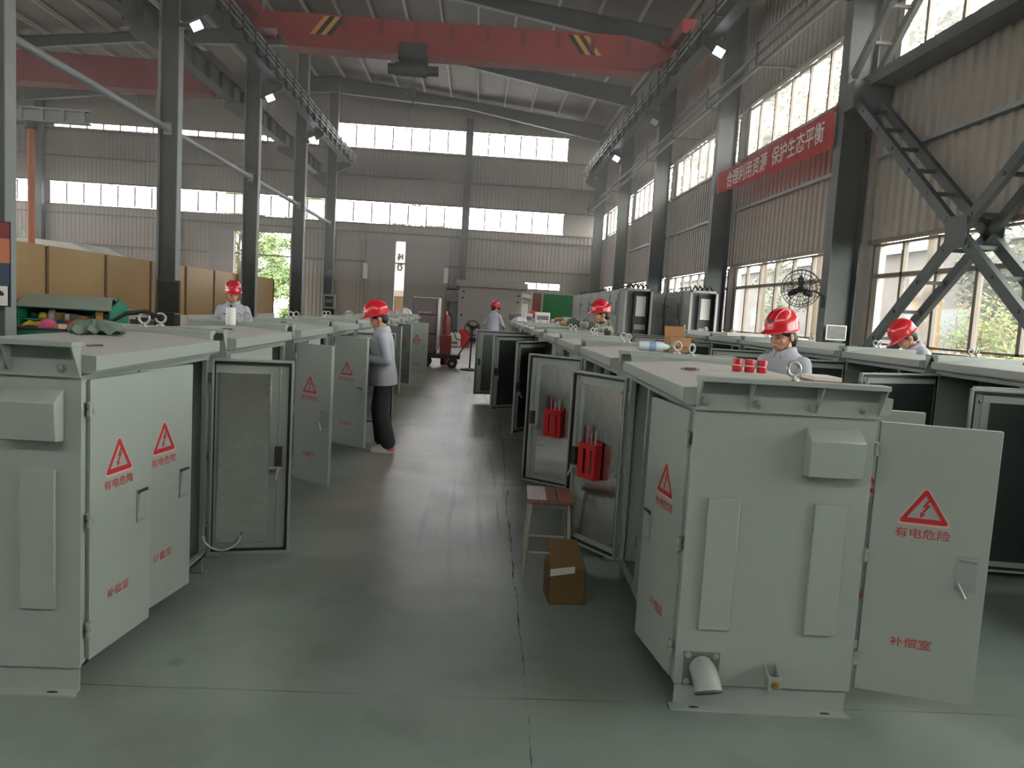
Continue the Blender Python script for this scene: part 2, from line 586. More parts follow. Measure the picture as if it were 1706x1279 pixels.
def warning_sign(parent, u, z, right, y, fine=True):
    o = (u, y, z)
    up = (0, 0, 1)
    s = flat_polys('warning_sign', band(0.190, 0.146, 0.02, 0.128, 0.094, 0.004, -0.006), o, right, up, 'signred', parent, 0.0012)
    s['label'] = 'red triangular warning sign with a lightning arrow'
    if fine:
        flat_polys('sign_border', band(0.216, 0.166, 0.03, 0.192, 0.148, 0.02), o, right, up, 'signpink', parent, 0.0008)
    sh = [[(a * 1.05, b * 1.05 - 0.006) for a, b in p] for p in BOLT_SHAPE]
    flat_polys('lightning_symbol', sh, o, right, up, 'signred', parent, 0.001)

def make_door(par, hx, hy, side, dirn, angle, Wd, o):
    """o: options set/dict. hinge at (hx, hy); door local u = +x, outward = s*y"""
    s = -side * dirn
    closed = R_(90 if dirn > 0 else -90)
    a = R_(angle)
    rz = closed + (a if s > 0 else -a)
    z0, z1 = o.get('z0', 0.118), o.get('z1', 1.243)
    lod = o.get('lod', 0)
    mb = MB()
    ya, yb = s * 0.004, -s * 0.004
    mb.box(0.012, Wd, min(ya, yb), max(ya, yb), z0, z1)
    yi = -s * 0.024
    mb.ring(0.012, Wd, z0, z1, 0.014, min(yb, yi), max(yb, yi))
    d = mb.build('door', 'paint', par, 0.002 if lod < 2 else 0, loc=(hx, hy, 0), rz=rz)
    right = Vector((1, 0, 0)) if s < 0 else Vector((-1, 0, 0))
    yo = s * 0.0045
    su = o.get('sign_u', 0.205)
    if o.get('sign', True):
        warning_sign(d, su, 0.918, right, yo, lod < 2)
        lettering('lettering', '有电危险', (su, yo + s * 0.001, 0.803), right, (0, 0, 1), 0.205, 0.04, 'signred', d, 0.004)
    t2 = o.get('text2')
    if t2:
        lettering('lettering', t2, (su, yo + s * 0.001, 0.345), right, (0, 0, 1), 0.155, 0.04, 'signred', d, 0.004)
    # outside latch: recessed plate with a flip lever
    hu = Wd - 0.075
    if o.get('handle', True):
        h = MB()
        h.box(hu - 0.038, hu + 0.038, min(yo, yo + s * 0.006), max(yo, yo + s * 0.006), 0.59, 0.735)
        hd = h.build('handle', 'steel_l', d, 0.0015)
        hd['label'] = 'zinc flip handle plate'
        lv = MB()
        tilt = R_(o.get('lift', 4))
        lv.T = Matrix.Translation((hu, yo + s * 0.008, 0.722)) @ Matrix.Rotation(-s * tilt if s < 0 else -tilt * s, 4, 'X')
        lv.box(-0.032, 0.032, min(0, s * 0.006), max(0, s * 0.006), -0.125, 0.0)
        lv.build('lever', 'paint', hd, 0.001)
        if o.get('lift', 4) >= 20:
            k = MB()
            k.cyl((hu - 0.03, yo + s * 0.01, 0.62), (hu - 0.002, yo + s * 0.02, 0.565), 0.006, n=8)
            k.build('latch_key', 'zinc', hd)
        else:
            q = MB()
            q.box(hu - 0.036, hu + 0.036, min(yo, yo + s * 0.012), max(yo, yo + s * 0.012), 0.717, 0.733)
            q.build('handle_cap', 'dark', hd)
    if o.get('inside'):
        mode = o['inside']
        ys0 = -s * 0.0045
        g = MB()
        e0, e1 = ys0, -s * 0.02
        g.ring(0.02, Wd - 0.016, z0 + 0.016, z1 - 0.016, 0.013, min(e0, e1), max(e0, e1))
        g.build('door_seal', 'black', d)
        g = MB()
        e1 = -s * 0.010
        g.box(0.05, Wd - 0.125, min(e0, e1), max(e0, e1), z0 + 0.065, z1 - 0.08)
        for uu in (0.062, Wd - 0.137):
            for zz in (z0 + 0.08, 0.63, z1 - 0.095):
                g.cyl((uu, -s * 0.009, zz), (uu, -s * 0.018, zz), 0.007, n=8)
        q = g.build('inner_panel', 'darkpanel' if o.get('inside') == 2 else 'galv', d, 0.001)
        q['label'] = 'dark smooth inner panel' if o.get('inside') == 2 else 'galvanised steel inner panel'
        f = MB()
        ur = Wd - 0.075
        f.cyl((ur, -s * 0.016, z0 + 0.06), (ur, -s * 0.016, z1 - 0.055), 0.005, n=8)
        for zz in (z0 + 0.075, z1 - 0.075):
            f.box(ur - 0.022, ur + 0.02, min(-s * 0.006, -s * 0.022), max(-s * 0.006, -s * 0.022), zz - 0.006, zz + 0.006)
            f.cyl((ur - 0.0, -s * 0.02, zz), (ur - 0.0, -s * 0.02, zz + 0.04), 0.007, n=8)
        f.build('locking_rod', 'zinc', d)
        f = MB()
        f.box(ur - 0.02, ur + 0.022, min(-s * 0.005, -s * 0.032), max(-s * 0.005, -s * 0.032), 0.63, 0.745)
        lk = f.build('lock_case', 'dark', d, 0.002)
        f = MB()
        f.box(ur - 0.05, ur + 0.024, min(-s * 0.02, -s * 0.035), max(-s * 0.02, -s * 0.035), 0.612, 0.628)
        f.cyl((ur + 0.002, -s * 0.03, 0.62), (ur - 0.012, -s * 0.075, 0.56), 0.011, 0.006, n=8)
        f.build('lock_lever', 'zinc', d)
    # hinges
    if lod < 2:
        key = ('hinge', s)
        if key not in _mesh_cache:
            hb = MB()
            hb.cyl((0.0, s * 0.008, -0.028), (0.0, s * 0.008, -0.006), 0.011, n=10)
            hb.cyl((0.0, s * 0.008, 0.006), (0.0, s * 0.008, 0.028), 0.011, n=10)
            hb.cyl((0.0, s * 0.008, -0.02), (0.0, s * 0.008, 0.02), 0.007, n=8)
            hb.box(0.0, 0.03, min(0, s * 0.008), max(0, s * 0.008), -0.024, 0.024)
            _mesh_cache[key] = hb.mesh('hinge', 'zinc')
        for zz in o.get('hz', (0.25, 0.69, 1.13)):
            link('hinge', _mesh_cache[key], d, loc=(0, 0, zz))
    return d

def body_mesh(W, L, opens, splits, bt=1.262):
    key = ('body', W, L, tuple(sorted(opens)), tuple(splits))
    if key in _mesh_cache:
        return _mesh_cache[key]
    h = W / 2
    mb = MB()
    mb.m = 0
    mb.box(-h, h, 0, 0.012, 0.1, bt)
    mb.box(-h, h, L - 0.012, L, 0.1, bt)
    mb.box(-h, h, 0.012, L - 0.012, bt - 0.012, bt)
    mb.m = 1
    mb.box(-h, h, 0.012, L - 0.012, 0.1, 0.114)
    mb.m = 0
    for sd in (1, -1):
        xo, xi = sd * h, sd * (h - 0.028)
        x0, x1 = min(xo, xi), max(xo, xi)
        if sd in opens:
            mb.box(x0, x1, 0.012, L - 0.012, bt - 0.03, bt - 0.012)
            mb.box(x0, x1, 0.012, L - 0.012, 0.1, 0.128)
            mb.box(x0, x1, 0.012, 0.034, 0.128, bt - 0.03)
            mb.box(x0, x1, L - 0.034, L - 0.012, 0.128, bt - 0.03)
            for sp in splits:
                mb.box(x0, x1, sp - 0.016, sp + 0.016, 0.128, bt - 0.03)
        else:
            mb.box(min(xo, sd * (h - 0.01)), max(xo, sd * (h - 0.01)), 0.012, L - 0.012, 0.1, bt)
    mb.m = 1
    mb.box(-0.006, 0.006, 0.012, L - 0.012, 0.114, bt - 0.012)
    for sp in splits:
        mb.box(-h + 0.05, -0.006, sp - 0.005, sp + 0.005, 0.114, bt - 0.03)
        mb.box(0.006, h - 0.05, sp - 0.005, sp + 0.005, 0.114, bt - 0.03)
    _mesh_cache[key] = mb.mesh('body', ['paint', 'inner'])
    return _mesh_cache[key]

def roof_mesh(W, L):
    key = ('roof', W, L)
    if key not in _mesh_cache:
        h = W / 2 + 0.055
        prof = [(-h, 1.283), (-h, 1.338), (0, 1.366), (h, 1.338), (h, 1.283), (h - 0.012, 1.27), (-h + 0.012, 1.27)]
        mb = MB()
        mb.prism(prof, -0.002, L + 0.002)
        n = len(prof)
        mb.mi = [1, 1] + [0 if i in (1, 2) else 1 for i in range(n)]  # paler top slopes, darker fascias: light and shade put into the colour
        _mesh_cache[key] = mb.mesh('roof', ['roofpaint', 'paint'], 30)
    return _mesh_cache[key]

def rim_mesh(W):
    key = ('rim', W)
    if key not in _mesh_cache:
        h = W / 2
        mb = MB()
        mb.box(-h, h, -0.014, 0.0, 1.252, 1.392)
        mb.box(-h - 0.004, h + 0.004, -0.082, 0.004, 1.372, 1.392)
        for gx in (-h, -0.165, 0.11, h - 0.008):
            mb.prism([(-0.014, 1.378), (-0.078, 1.378), (-0.014, 1.262)], gx, gx + 0.008, 'x')
        _mesh_cache[key] = mb.mesh('end_rim', 'paint')
    return _mesh_cache[key]

def base_mesh(W):
    key = ('base', W)
    if key not in _mesh_cache:
        h = W / 2
        mb = MB()
        mb.box(-h + 0.01, h - 0.01, 0.015, 0.023, 0.0, 0.1)
        mb.prism([(-h - 0.01, 0.023), (-h - 0.01, -0.035), (h + 0.0, -0.035), (h - 0.012, 0.0), (h - 0.012, 0.023)], 0.0, 0.007, 'z')
        mb.box(-h + 0.01, h - 0.01, 0.023, 0.08, 0.094, 0.1)
        _mesh_cache[key] = mb.mesh('base_channel', 'paint')
    return _mesh_cache[key]

def bolt_mesh():
    if 'bolt' not in _mesh_cache:
        mb = MB()
        mb.cyl((0, 0, 0), (0, -0.003, 0), 0.019, n=16)
        mb.cyl((0, -0.003, 0), (0, -0.014, 0), 0.0135, n=6)
        mb.cyl((0, -0.014, 0), (0, -0.02, 0), 0.007, n=10)
        _mesh_cache['bolt'] = mb.mesh('bolt', 'zinc')
    return _mesh_cache['bolt']

def eye_mesh(tw=0.0):
    if 'eye' not in _mesh_cache:
        mb = MB()
        mb.cyl((0, 0, 0), (0, 0, 0.008), 0.024, n=16)
        mb.cyl((0, 0, 0.008), (0, 0, 0.02), 0.011, n=10)
        mb.torus((0, 0, 0.046), 0.027, 0.0075, 'y', 20, 8)
        _mesh_cache['eye'] = mb.mesh('lifting_eye', 'zinc')
    return _mesh_cache['eye']

CAB_N = []
def cabinet(x, y, label, group, L=1.40, W=0.74, rz=0.0, zs=1.0, doors=(), opens=(1,), splits=None, endkit=False, rims=(1, 1), eyes=(1, 1), lod=0, gear=None, bars=False):
    t = thing('electrical_cabinet', label, 'cabinet', (x, y, 0), rz, group)
    t.scale = (1, 1, zs)
    if splits is None:
        splits = (L * 0.333, L * 0.652)
    link('body', body_mesh(W, L, opens, splits), t, 0.002 if lod == 0 else 0)
    link('roof', roof_mesh(W, L), t)
    for i, on in enumerate(rims):
        if not on:
            continue
        r = link('end_rim', rim_mesh(W), t, 0.0015 if lod == 0 else 0)
        if i:
            r.location = (0, L, 0)
            r.rotation_euler = (0, 0, PI)
        if lod < 1 or (lod < 2 and not i):
            for bx in (-0.335, -0.122, 0.091, 0.302):
                link('bolt', bolt_mesh(), r, loc=(bx, -0.014, 1.288))
        if eyes[i]:
            link('lifting_eye', eye_mesh(), r, loc=(-0.005 if not i else 0.01, -0.045, 1.392), rz=R_(12 + 25 * i))
    for i in (0, 1):
        b = link('base_channel', base_mesh(W), t)
        if i:
            b.location = (0, L, 0)
            b.rotation_euler = (0, 0, PI)
    if lod == 0:
        for bx, by in ((-0.28, -0.012), (0.27, -0.012)):
            b = MB()
            b.prism([(bx + 0.022 * math.cos(k * PI / 6), by + 0.008 * math.sin(k * PI / 6)) for k in range(12)], 0.0066, 0.0078, 'z')
            b.build('anchor_hole', 'black', t)
    if endkit:
        q = MB()
        q.hexa([(0.085, -0.06, 1.012), (0.305, -0.06, 1.012), (0.305, 0, 1.005), (0.085, 0, 1.005), (0.085, -0.07, 1.16), (0.305, -0.07, 1.16), (0.305, 0, 1.205), (0.085, 0, 1.205)])
        q.build('vent_hood', 'paint', t, 0.004)
        for a, b in ((-0.288, -0.158), (0.148, 0.278)):
            MB().box(a, b, -0.016, 0.0, 0.342, 0.893).build('cover_strip', 'paint', t, 0.003)
    if endkit == 'full':
        q = MB()
        q.box(-0.335, -0.185, -0.005, 0, 0.098, 0.242)
        fl = q.build('cable_entry_plate', 'inner', t, 0.001)
        pts = []
        for k in range(7):
            a = R_(10.5 * k)
            pts.append((-0.262 + 0.002 * k, -0.005 - 0.105 * math.sin(a), 0.178 - 0.105 * (1 - math.cos(a))))
        e = MB()
        e.sweep(pts, [0.05, 0.052, 0.053, 0.054, 0.054, 0.054, 0.055], 22)
        el = e.build('elbow_pipe', 'paint', t)
        el['label'] = 'short downturned conduit elbow'
        p, d = Vector(pts[-1]), (Vector(pts[-1]) - Vector(pts[-2])).normalized()
        MB().cyl(p, p + d * 0.008, 0.0565, n=22).build('pipe_rim', 'steel', el)
        MB().cyl(p + d * 0.0082, p + d * 0.0095, 0.052, n=22).build('pipe_mouth', 'black', el)
        for bx in (-0.318, -0.202):
            for bz in (0.113, 0.228):
                link('plate_bolt', bolt_mesh(), fl, loc=(bx, -0.005, bz)).scale = (0.7, 0.7, 0.7)
        g = MB()
        g.prism([(0.0, 0.15), (-0.07, 0.12), (-0.07, 0.18), (0.0, 0.21)], -0.0, 0.004, 'x')
        g.prism([(0.0, 0.15), (-0.07, 0.12), (-0.07, 0.18), (0.0, 0.21)], 0.05, 0.054, 'x')
        g.box(0.0, 0.054, -0.072, -0.066, 0.12, 0.18)
        gt = g.build('ground_terminal', 'paint', t)
        q = MB()
        q.cyl((0.027, -0.072, 0.147), (0.027, -0.076, 0.147), 0.017, n=16)
        q.cyl((0.027, -0.076, 0.147), (0.027, -0.086, 0.147), 0.012, n=6)
        tb = q.build('terminal_bolt', 'brass', gt)
        tb['label'] = 'brass earthing bolt'
    for d in doors:
        side, hy, dirn, ang, Wd, o = d
        o = dict(o)
        o.setdefault('lod', lod)
        make_door(t, side * (W / 2 + 0.010), hy, side, dirn, ang, Wd, o)
    for g in (gear or ()):
        side, y0, y1, z0, z1, mt = g
        q = MB()
        xa, xb = sorted((side * 0.03, side * (W / 2 - 0.10)))
        n = max(1, int((y1 - y0) / 0.17))
        for k in range(n):
            ya = y0 + (y1 - y0) * k / n + 0.01
            yb = y0 + (y1 - y0) * (k + 1) / n - 0.01
            q.box(xa, xb, ya, yb, z0, z1)
            q.box(min(xb if side > 0 else xa - 0.02, xb + 0.02 if side > 0 else xa), max(xb if side > 0 else xa - 0.02, xb + 0.02 if side > 0 else xa), ya + 0.03, yb - 0.03, z0 + 0.1, z0 + 0.18)
        q.build('switch_block', mt, t, 0.006)
    if bars:
        for k, c in enumerate(('bar_y', 'bar_g', 'bar_r')):
            q = MB()
            xs = bars * (W / 2 - 0.10)
            yk = L * 0.70 - 0.11 * k
            q.box(xs - 0.02, xs + 0.02, yk, yk + 0.03, 0.55, 1.16)
            q.box(xs - 0.02, xs + 0.02, yk, yk + 0.03, 0.3, 0.42)
            q.build('busbar', c, t)
    return t

def place(parent, lx, ly, rz=None):
    """world xy of a point in a cabinet's frame"""
    a = parent.rotation_euler[2]
    c, s = math.cos(a), math.sin(a)
    return parent.location.x + c * lx - s * ly, parent.location.y + s * lx + c * ly

GL = 'cabinets in the left row'
GR = 'cabinets along the right of the walkway'
GF = 'cabinets in the row beside the windows'
ordn = ['', 'second', 'third', 'fourth', 'fifth', 'sixth', 'seventh', 'eighth', 'ninth', 'tenth', 'eleventh']
# left row -----------------------------------------------------------
LX = -1.855
SG = dict(text2='补偿室')
NS = dict(sign=False)
Lrow = []
LD = {
    0: [(1, 0.026, 1, 7, 0.45, dict(text2='补偿室')), (1, 0.47, 1, 9, 0.455, dict(text2='计量室')), (1, 1.385, -1, 103, 0.455, dict(inside=1, sign=True))],
    1: [(1, 0.012, 1, 3, 0.45, SG), (1, 0.47, 1, 2, 0.45, dict(text2='计量室'))],
    2: [(1, 0.012, 1, 129, 0.455, dict(text2='计量室', lift=25)), (1, 0.47, 1, 2, 0.45, SG)],
    3: [(1, 0.012, 1, 125, 0.475, dict(text2='补偿室')), (1, 1.385, -1, 106, 0.50, dict(inside=1, sign=False))],
    4: [(1, 0.012, 1, 2, 0.45, SG), (1, 0.47, 1, 2, 0.45, SG), (1, 1.385, -1, 0, 0.45, SG)],
    5: [(1, 0.012, 1, 4, 0.45, SG), (1, 0.47, 1, 2, 0.45, SG), (1, 1.385, -1, 0, 0.45, SG)],
    6: [(1, 0.012, 1, 148, 0.45, SG), (1, 0.47, 1, 2, 0.45, SG), (1, 1.385, -1, 0, 0.45, SG)],
    7: [(1, 0.012, 1, 145, 0.45, dict(text2='补偿室', lift=35)), (1, 0.47, 1, 2, 0.45, SG), (1, 1.385, -1, 0, 0.45, SG)],
    8: [(1, 0.012, 1, 84, 0.455, SG), (1, 0.47, 1, 2, 0.45, SG), (1, 1.385, -1, 0, 0.45, SG)],
    9: [(1, 0.012, 1, 2, 0.45, SG), (1, 0.47, 1, 2, 0.45, SG), (1, 1.385, -1, 0, 0.45, SG)],
}
LLAB = {
    0: 'large grey cabinet at the near left with a crumpled cloth on its roof',
    1: 'grey cabinet right behind the cloth-topped cabinet of the left row, its doors shut',
    2: 'grey cabinet, third of the left row, a sign-bearing door swung out into the walkway',
    3: 'grey cabinet, fourth of the left row, where the helmeted worker stands at its doors',
    4: 'grey cabinet just beyond the worker standing in the left row, fifth of the row',
    5: 'grey cabinet with shut doors, sixth from the near end of the left row',
    6: 'grey cabinet, seventh of the left row, its first door folded well back',
    7: 'grey cabinet, eighth of the left row, with a raised handle on its open door',
    8: 'grey cabinet, ninth of the left row, its door standing square across the walkway',
    9: 'last grey cabinet at the far end of the left row by the wrapped crate',
}
for k in range(10):
    Lrow.append(cabinet(LX, 2.98 + 1.705 * k, LLAB[k], GL, doors=LD[k], opens=(1,), endkit=True if k == 0 else False,
                        lod=0 if k == 0 else (1 if k < 4 else 2), gear=[(1, 0.95, 1.32, 0.118, 0.2, 'inner')] if k == 0 else None))
# a cable from the first cabinet's sill to its open door, and a catch on the post
q = MB()
pts = []
for i in range(12):
    a = PI * i / 11
    pts.append((0.40 + 0.06 - 0.085 * math.cos(a) + 0.03 * i / 11, 1.33 + 0.05 * i / 11, 0.235 - 0.085 * math.sin(a)))
q.sweep(pts, 0.006, 8)
o = q.build('earth_wire', 'clearplastic', Lrow[0])
o['label'] = 'loop of pale earthing wire between body and door'

# right row ----------------------------------------------------------
Rrow = []
RY = [3.02, 4.94, 6.80, 8.60, 10.65, 12.35, 13.98, 15.62, 17.3, 19.0]
RL = [1.55, 1.50, 1.45, 1.42, 1.40, 1.40, 1.40, 1.40, 1.40, 1.40]
IN = dict(inside=1, sign=False)
IK = dict(inside=2, sign=False)
RD = {
    0: [(-1, 0.022, 1, 9, 0.45, dict(text2='补偿室')), (-1, 1.52, -1, 147, 0.54, IN),
        (1, 0.012, 1, 105, 0.455, dict(text2='补偿室', lift=28)), (1, 0.56, 1, 102, 0.455, dict(sign=True, text2='计量室'))],
    1: [(-1, 1.46, -1, 127, 0.55, IN)],
    2: [(-1, 0.012, 1, 3, 0.46, NS)],
    3: [(-1, 0.012, 1, 2, 0.42, NS), (-1, 1.36, -1, 31, 0.84, IK)],
    4: [(-1, 0.012, 1, 2, 0.42, NS), (-1, 1.36, -1, 48, 0.89, IK)],
    5: [(-1, 0.012, 1, 2, 0.42, NS), (-1, 1.36, -1, 73, 0.96, IN)],
    6: [(-1, 0.012, 1, 2, 0.44, NS)], 7: [(-1, 0.012, 1, 2, 0.44, NS)], 8: [], 9: [],
}
RLAB = {
    0: 'large grey cabinet at the near right showing its end with elbow pipe and vent hood',
    1: 'grey cabinet behind the near right one, a plastic bottle lying on its roof',
    2: 'grey cabinet, third along the right of the walkway, bare roof',
    3: 'grey cabinet, fourth along the right of the walkway, dark narrow-looking open door',
    4: 'grey cabinet, fifth along the right of the walkway, beside the arm-reaching worker',
    5: 'grey cabinet, sixth along the right of the walkway, its door square across the aisle',
    6: 'grey cabinet, seventh along the right of the walkway, just past the widest open door',
    7: 'grey cabinet, eighth along the right of the walkway, near the white boxes',
    8: 'grey cabinet carrying the pile of white boxes, ninth along the right of the walkway',
    9: 'grey cabinet at the far end of the right of the walkway, dark case on top',
}
for k in range(10):
    x, rz = (1.305, 0.0) if k else (1.268, R_(-2.0))
    Rrow.append(cabinet(x, RY[k], RLAB[k], GR, L=RL[k], rz=rz, doors=RD[k], opens=(-1, 1) if k == 0 else (-1,), endkit='full' if k == 0 else False,
                        splits=(0.50, 1.0) if k < 3 else (0.48,), lod=0 if k == 0 else (1 if k < 4 else 2),
                        gear=[(-1, 1.04, 1.5, 0.12, 0.55, 'dark'), (-1, 0.55, 0.95, 0.3, 1.0, 'dark'), (1, 0.1, 0.9, 0.2, 1.0, 'dark')] if k == 0 else [(-1, 0.8, 1.3, 0.3, 1.1, 'dark')] if k < 6 else None))

# row beside the windows --------------------------------------------
Frow = []
FY = [3.22, 4.88, 6.48, 8.08, 9.66, 11.2, 12.72, 14.24]
FL = [1.42, 1.42, 1.42, 1.40, 1.34, 1.34, 1.34, 1.34]
FD = {
    0: [(-1, 1.38, -1, 97, 0.76, IK)],
    1: [(-1, 0.05, 1, 92, 0.58, dict(sign=False)), (-1, 1.38, -1, 64, 1.0, IK)],
    2: [(-1, 1.38, -1, 86, 0.92, IK)],
    3: [(-1, 1.36, -1, 93, 0.95, IK)],
    4: [(-1, 0.012, 1, 2, 0.44, NS)],
    5: [(-1, 1.3, -1, 95, 0.95, IK)],
    6: [(-1, 1.3, -1, 97, 1.0, IK)],
    7: [(-1, 1.3, -1, 97, 1.0, IK)],
}
FLAB = {
    0: 'grey cabinet at the right edge of view with an open door showing its lock bar',
    1: 'grey cabinet by the windows, nearest in full view, yellow bars inside and wide door open',
    2: 'grey cabinet by the windows that the bending worker leans over',
    3: 'grey cabinet by the windows directly behind the young worker in the helmet',
    4: 'grey cabinet by the windows, fifth of its row, doors shut',
    5: 'grey cabinet by the windows carrying white sheets, sixth of its row',
    6: 'grey cabinet by the windows, seventh of its row, in front of the open switchgear',
    7: 'grey cabinet by the windows, last and farthest of its row',
}
for k in range(8):
    Frow.append(cabinet(4.27, FY[k], FLAB[k], GF, L=FL[k], zs=1.035, doors=FD[k], opens=(-1,), splits=(0.40,) if k < 4 else (0.36,), lod=1 if k < 4 else 2,
                        gear=[(-1, 0.5, 1.0, 0.3, 1.0, 'dark')] if k < 4 else None, bars=-1 if k < 3 else False))

# ------------------------------------------------------------------ the hall
YF, XR, XL, Y0 = 44.0, 6.8, -30.0, -9.0
def roof_z(x):
    """underside of the roof sheeting; one ridge over the middle column line"""
    return 13.55 - 0.11 * abs(x + 8.1)
struct(MB().box(XL, XR + 0.1, Y0, YF + 0.2, -0.2, 0.0).build('floor', 'floor', smooth=0))
struct(MB().box(-80, 90, Y0 - 30, 140, -0.45, -0.21).build('ground', 'outground', smooth=0))

def corr_panel(name, a0, a1, z0, z1, fixed, along, depth=0.045, pitch=0.25, inward=-1, holes=()):
    """trapezoid-corrugated sheet, ribs vertical"""
    mb = MB()
    prof = []
    a = a0
    k = 0
    while a < a1 - 1e-6:
        for fa, dd in ((0, 0), (0.42, 0), (0.52, 1), (0.86, 1), (0.96, 0)):
            q = a + fa * pitch
            if q < a1:
                prof.append((q, dd * depth))
        a += pitch
    prof.append((a1, 0))
    n = len(prof)
    def P(q, d, z):
        return (fixed + inward * d, q, z) if along == 'y' else (q, fixed + inward * d, z)
    vs = [P(q, d, z0) for q, d in prof] + [P(q, d, z1) for q, d in prof]
    back = [P(prof[0][0], -0.03, z0), P(prof[-1][0], -0.03, z0), P(prof[0][0], -0.03, z1), P(prof[-1][0], -0.03, z1)]
    fs = [(i, i + 1, n + i + 1, n + i) for i in range(n - 1)]
    b = 2 * n
    fs += [(b, b + 2, b + 3, b + 1)]
    mb.add(vs + back, fs)
    return struct(mb.build(name, 'sheet', smooth=0))

# frames (column lines) every 7.2 m
FR = [13.4 + 7.2 * k for k in range(5)]          # 13.4, 20.6, 27.8, 35.0, 42.2
FRN = [-1.0, 6.2] + FR

# right wall: cladding bands and window bands
corr_panel('wall_right', Y0, YF, 3.16, 5.86, XR, 'y')
corr_panel('wall_right', Y0, YF, 7.22, 10.12, XR, 'y')
corr_panel('wall_right', Y0, YF, 10.72, 12.3, XR, 'y')
struct(MB().box(XR - 0.06, XR + 0.14, Y0, YF, 0, 1.36).build('wall_right', 'plaster', smooth=0))
wi = [0]
def window_band(y0, y1, z0, z1, rail=None, step=0.9, x=XR, along='y', fixedpane='pane', fr=0.035, name=None):
    wi[0] += 1
    n = max(1, round((y1 - y0) / step))
    def bx(mb, a0, a1, d0, d1, z0_, z1_):
        if along == 'y':
            mb.box(x + d0, x + d1, a0, a1, z0_, z1_)
        else:
            mb.box(a0, a1, x + d0, x + d1, z0_, z1_)
    mb = MB()
    for k in range(n + 1):
        a = y0 + (y1 - y0) * k / n
        bx(mb, max(y0, a - fr), min(y1, a + fr), -0.03, 0.05, z0, z1)
    for z in [z0, z1] + ([rail] if rail else []):
        bx(mb, y0, y1, -0.03, 0.05, max(z0, z - fr), min(z1, z + fr))
    w = mb.build('window_%d' % wi[0], 'frame', smooth=0)
    struct(w)
    mb = MB()
    bx(mb, y0, y1, 0.012, 0.018, z0, z1)
    p = mb.build('pane', fixedpane, w, smooth=0)
    return w
E0 = [-6.6, -0.75, 6.45, 13.65, 20.85, 28.05, 35.25, 42.45]
for k in range(7):
    a0, a1 = E0[k], E0[k + 1] - 0.5
    if k > 0:
        window_band(a0, a1, 1.4, 3.1, 2.56, fixedpane='pane_low')
        window_band(a0, a1, 5.92, 7.16)
        window_band(a0 + 0.3, a1 - 0.3, 10.16, 10.68)
struct(MB().box(XR - 0.01, XR + 0.1, Y0, E0[1], 1.36, 3.16).build('wall_right', 'sheet', smooth=0))  # unseen bays behind the camera, closed to keep daylight off the near cabinets
struct(MB().box(XR - 0.01, XR + 0.1, Y0, E0[1], 5.86, 7.22).build('wall_right', 'sheet', smooth=0))
struct(MB().box(XR - 0.01, XR + 0.1, Y0, E0[1], 10.12, 10.72).build('wall_right', 'sheet', smooth=0))
# solid infill between neighbouring windows, behind each column
for y in FRN:
    if y > 0:
        mb = MB()
        for z0, z1 in ((1.36, 3.16), (5.86, 7.22), (10.12, 10.72)):
            mb.box(XR - 0.01, XR + 0.1, y - 0.46 if y > FRN[0] else y, y + 0.26, z0, z1)
        struct(mb.build('wall_right', 'sheet', smooth=0))
struct(MB().box(XR - 0.01, XR + 0.1, 42.4, YF, 1.36, 3.16).build('wall_right', 'sheet', smooth=0))
# frame heads, sills and girts on the right wall
tn = [0]
def trim(x0, x1, y0, y1, z0, z1, m='steel_l'):
    tn[0] += 1
    return struct(MB().box(x0, x1, y0, y1, z0, z1).build('trim_%d' % tn[0], m, smooth=0))
for z in (1.33, 3.13, 4.58, 5.86, 7.2, 8.7, 10.12):
    for k in range(1, 6):
        trim(XR - 0.14, XR - 0.05, E0[k] + 0.0, E0[k + 1] - 0.52, z - 0.03, z + 0.035, 'steel_l' if z in (4.58, 8.7) else 'frame')

# far wall
def far(name, x0, x1, z0, z1, m=None):
    corr_panel(name, x0, x1, z0, z1, YF, 'x', inward=-1, pitch=0.22, depth=0.025)
GX0, GX1, OX0, OX1 = -4.72, -4.18, -13.6, -10.6
far('wall_far', XL, OX0, 0, 6.05)
far('wall_far', OX0, OX1, 5.16, 6.05)
far('wall_far', OX1, GX0, 0, 6.05)
far('wall_far', GX0, GX1, 5.12, 6.05)
far('wall_far', GX1, 2.6, 0, 6.05)
far('wall_far', 2.6, 4.65, 3.3, 6.05)
far('wall_far', 2.6, 4.65, 0, 2.9)
far('wall_far', 4.65, XR, 0, 6.05)
far('wall_far', XL, XR, 7.22, 10.15)
far('wall_far', XL, XR, 11.38, 13.6)
FW = [(-23.7, -17.3), (-16.7, -8.75), (-8.2, -1.1), (-0.75, 4.62)]
for a0, a1 in FW:
    window_band(a0, a1, 6.08, 7.18, step=0.95, x=YF, along='x', fixedpane='pane_far')
window_band(-29.5, -24.4, 6.08, 7.18, step=0.95, x=YF, along='x', fixedpane='pane_far')
for a0, a1, z0, z1 in [(-23.5, -17.3, 10.1, 10.45), (-16.7, -9.2, 10.1, 10.45), (-8.2, -1.1, 10.2, 11.33), (-0.75, 4.62, 10.2, 11.33)]:
    window_band(a0, a1, z0, z1, step=0.95, x=YF, along='x', fixedpane='pane_far')
mb = MB()
edges = [XL] + [v for w in [(-29.5, -24.4)] + FW for v in w] + [XR]
for i in range(0, len(edges), 2):
    mb.box(edges[i], edges[i + 1], YF - 0.02, YF + 0.06, 6.03, 7.24)
struct(mb.build('wall_far', 'sheet', smooth=0))
mb = MB()
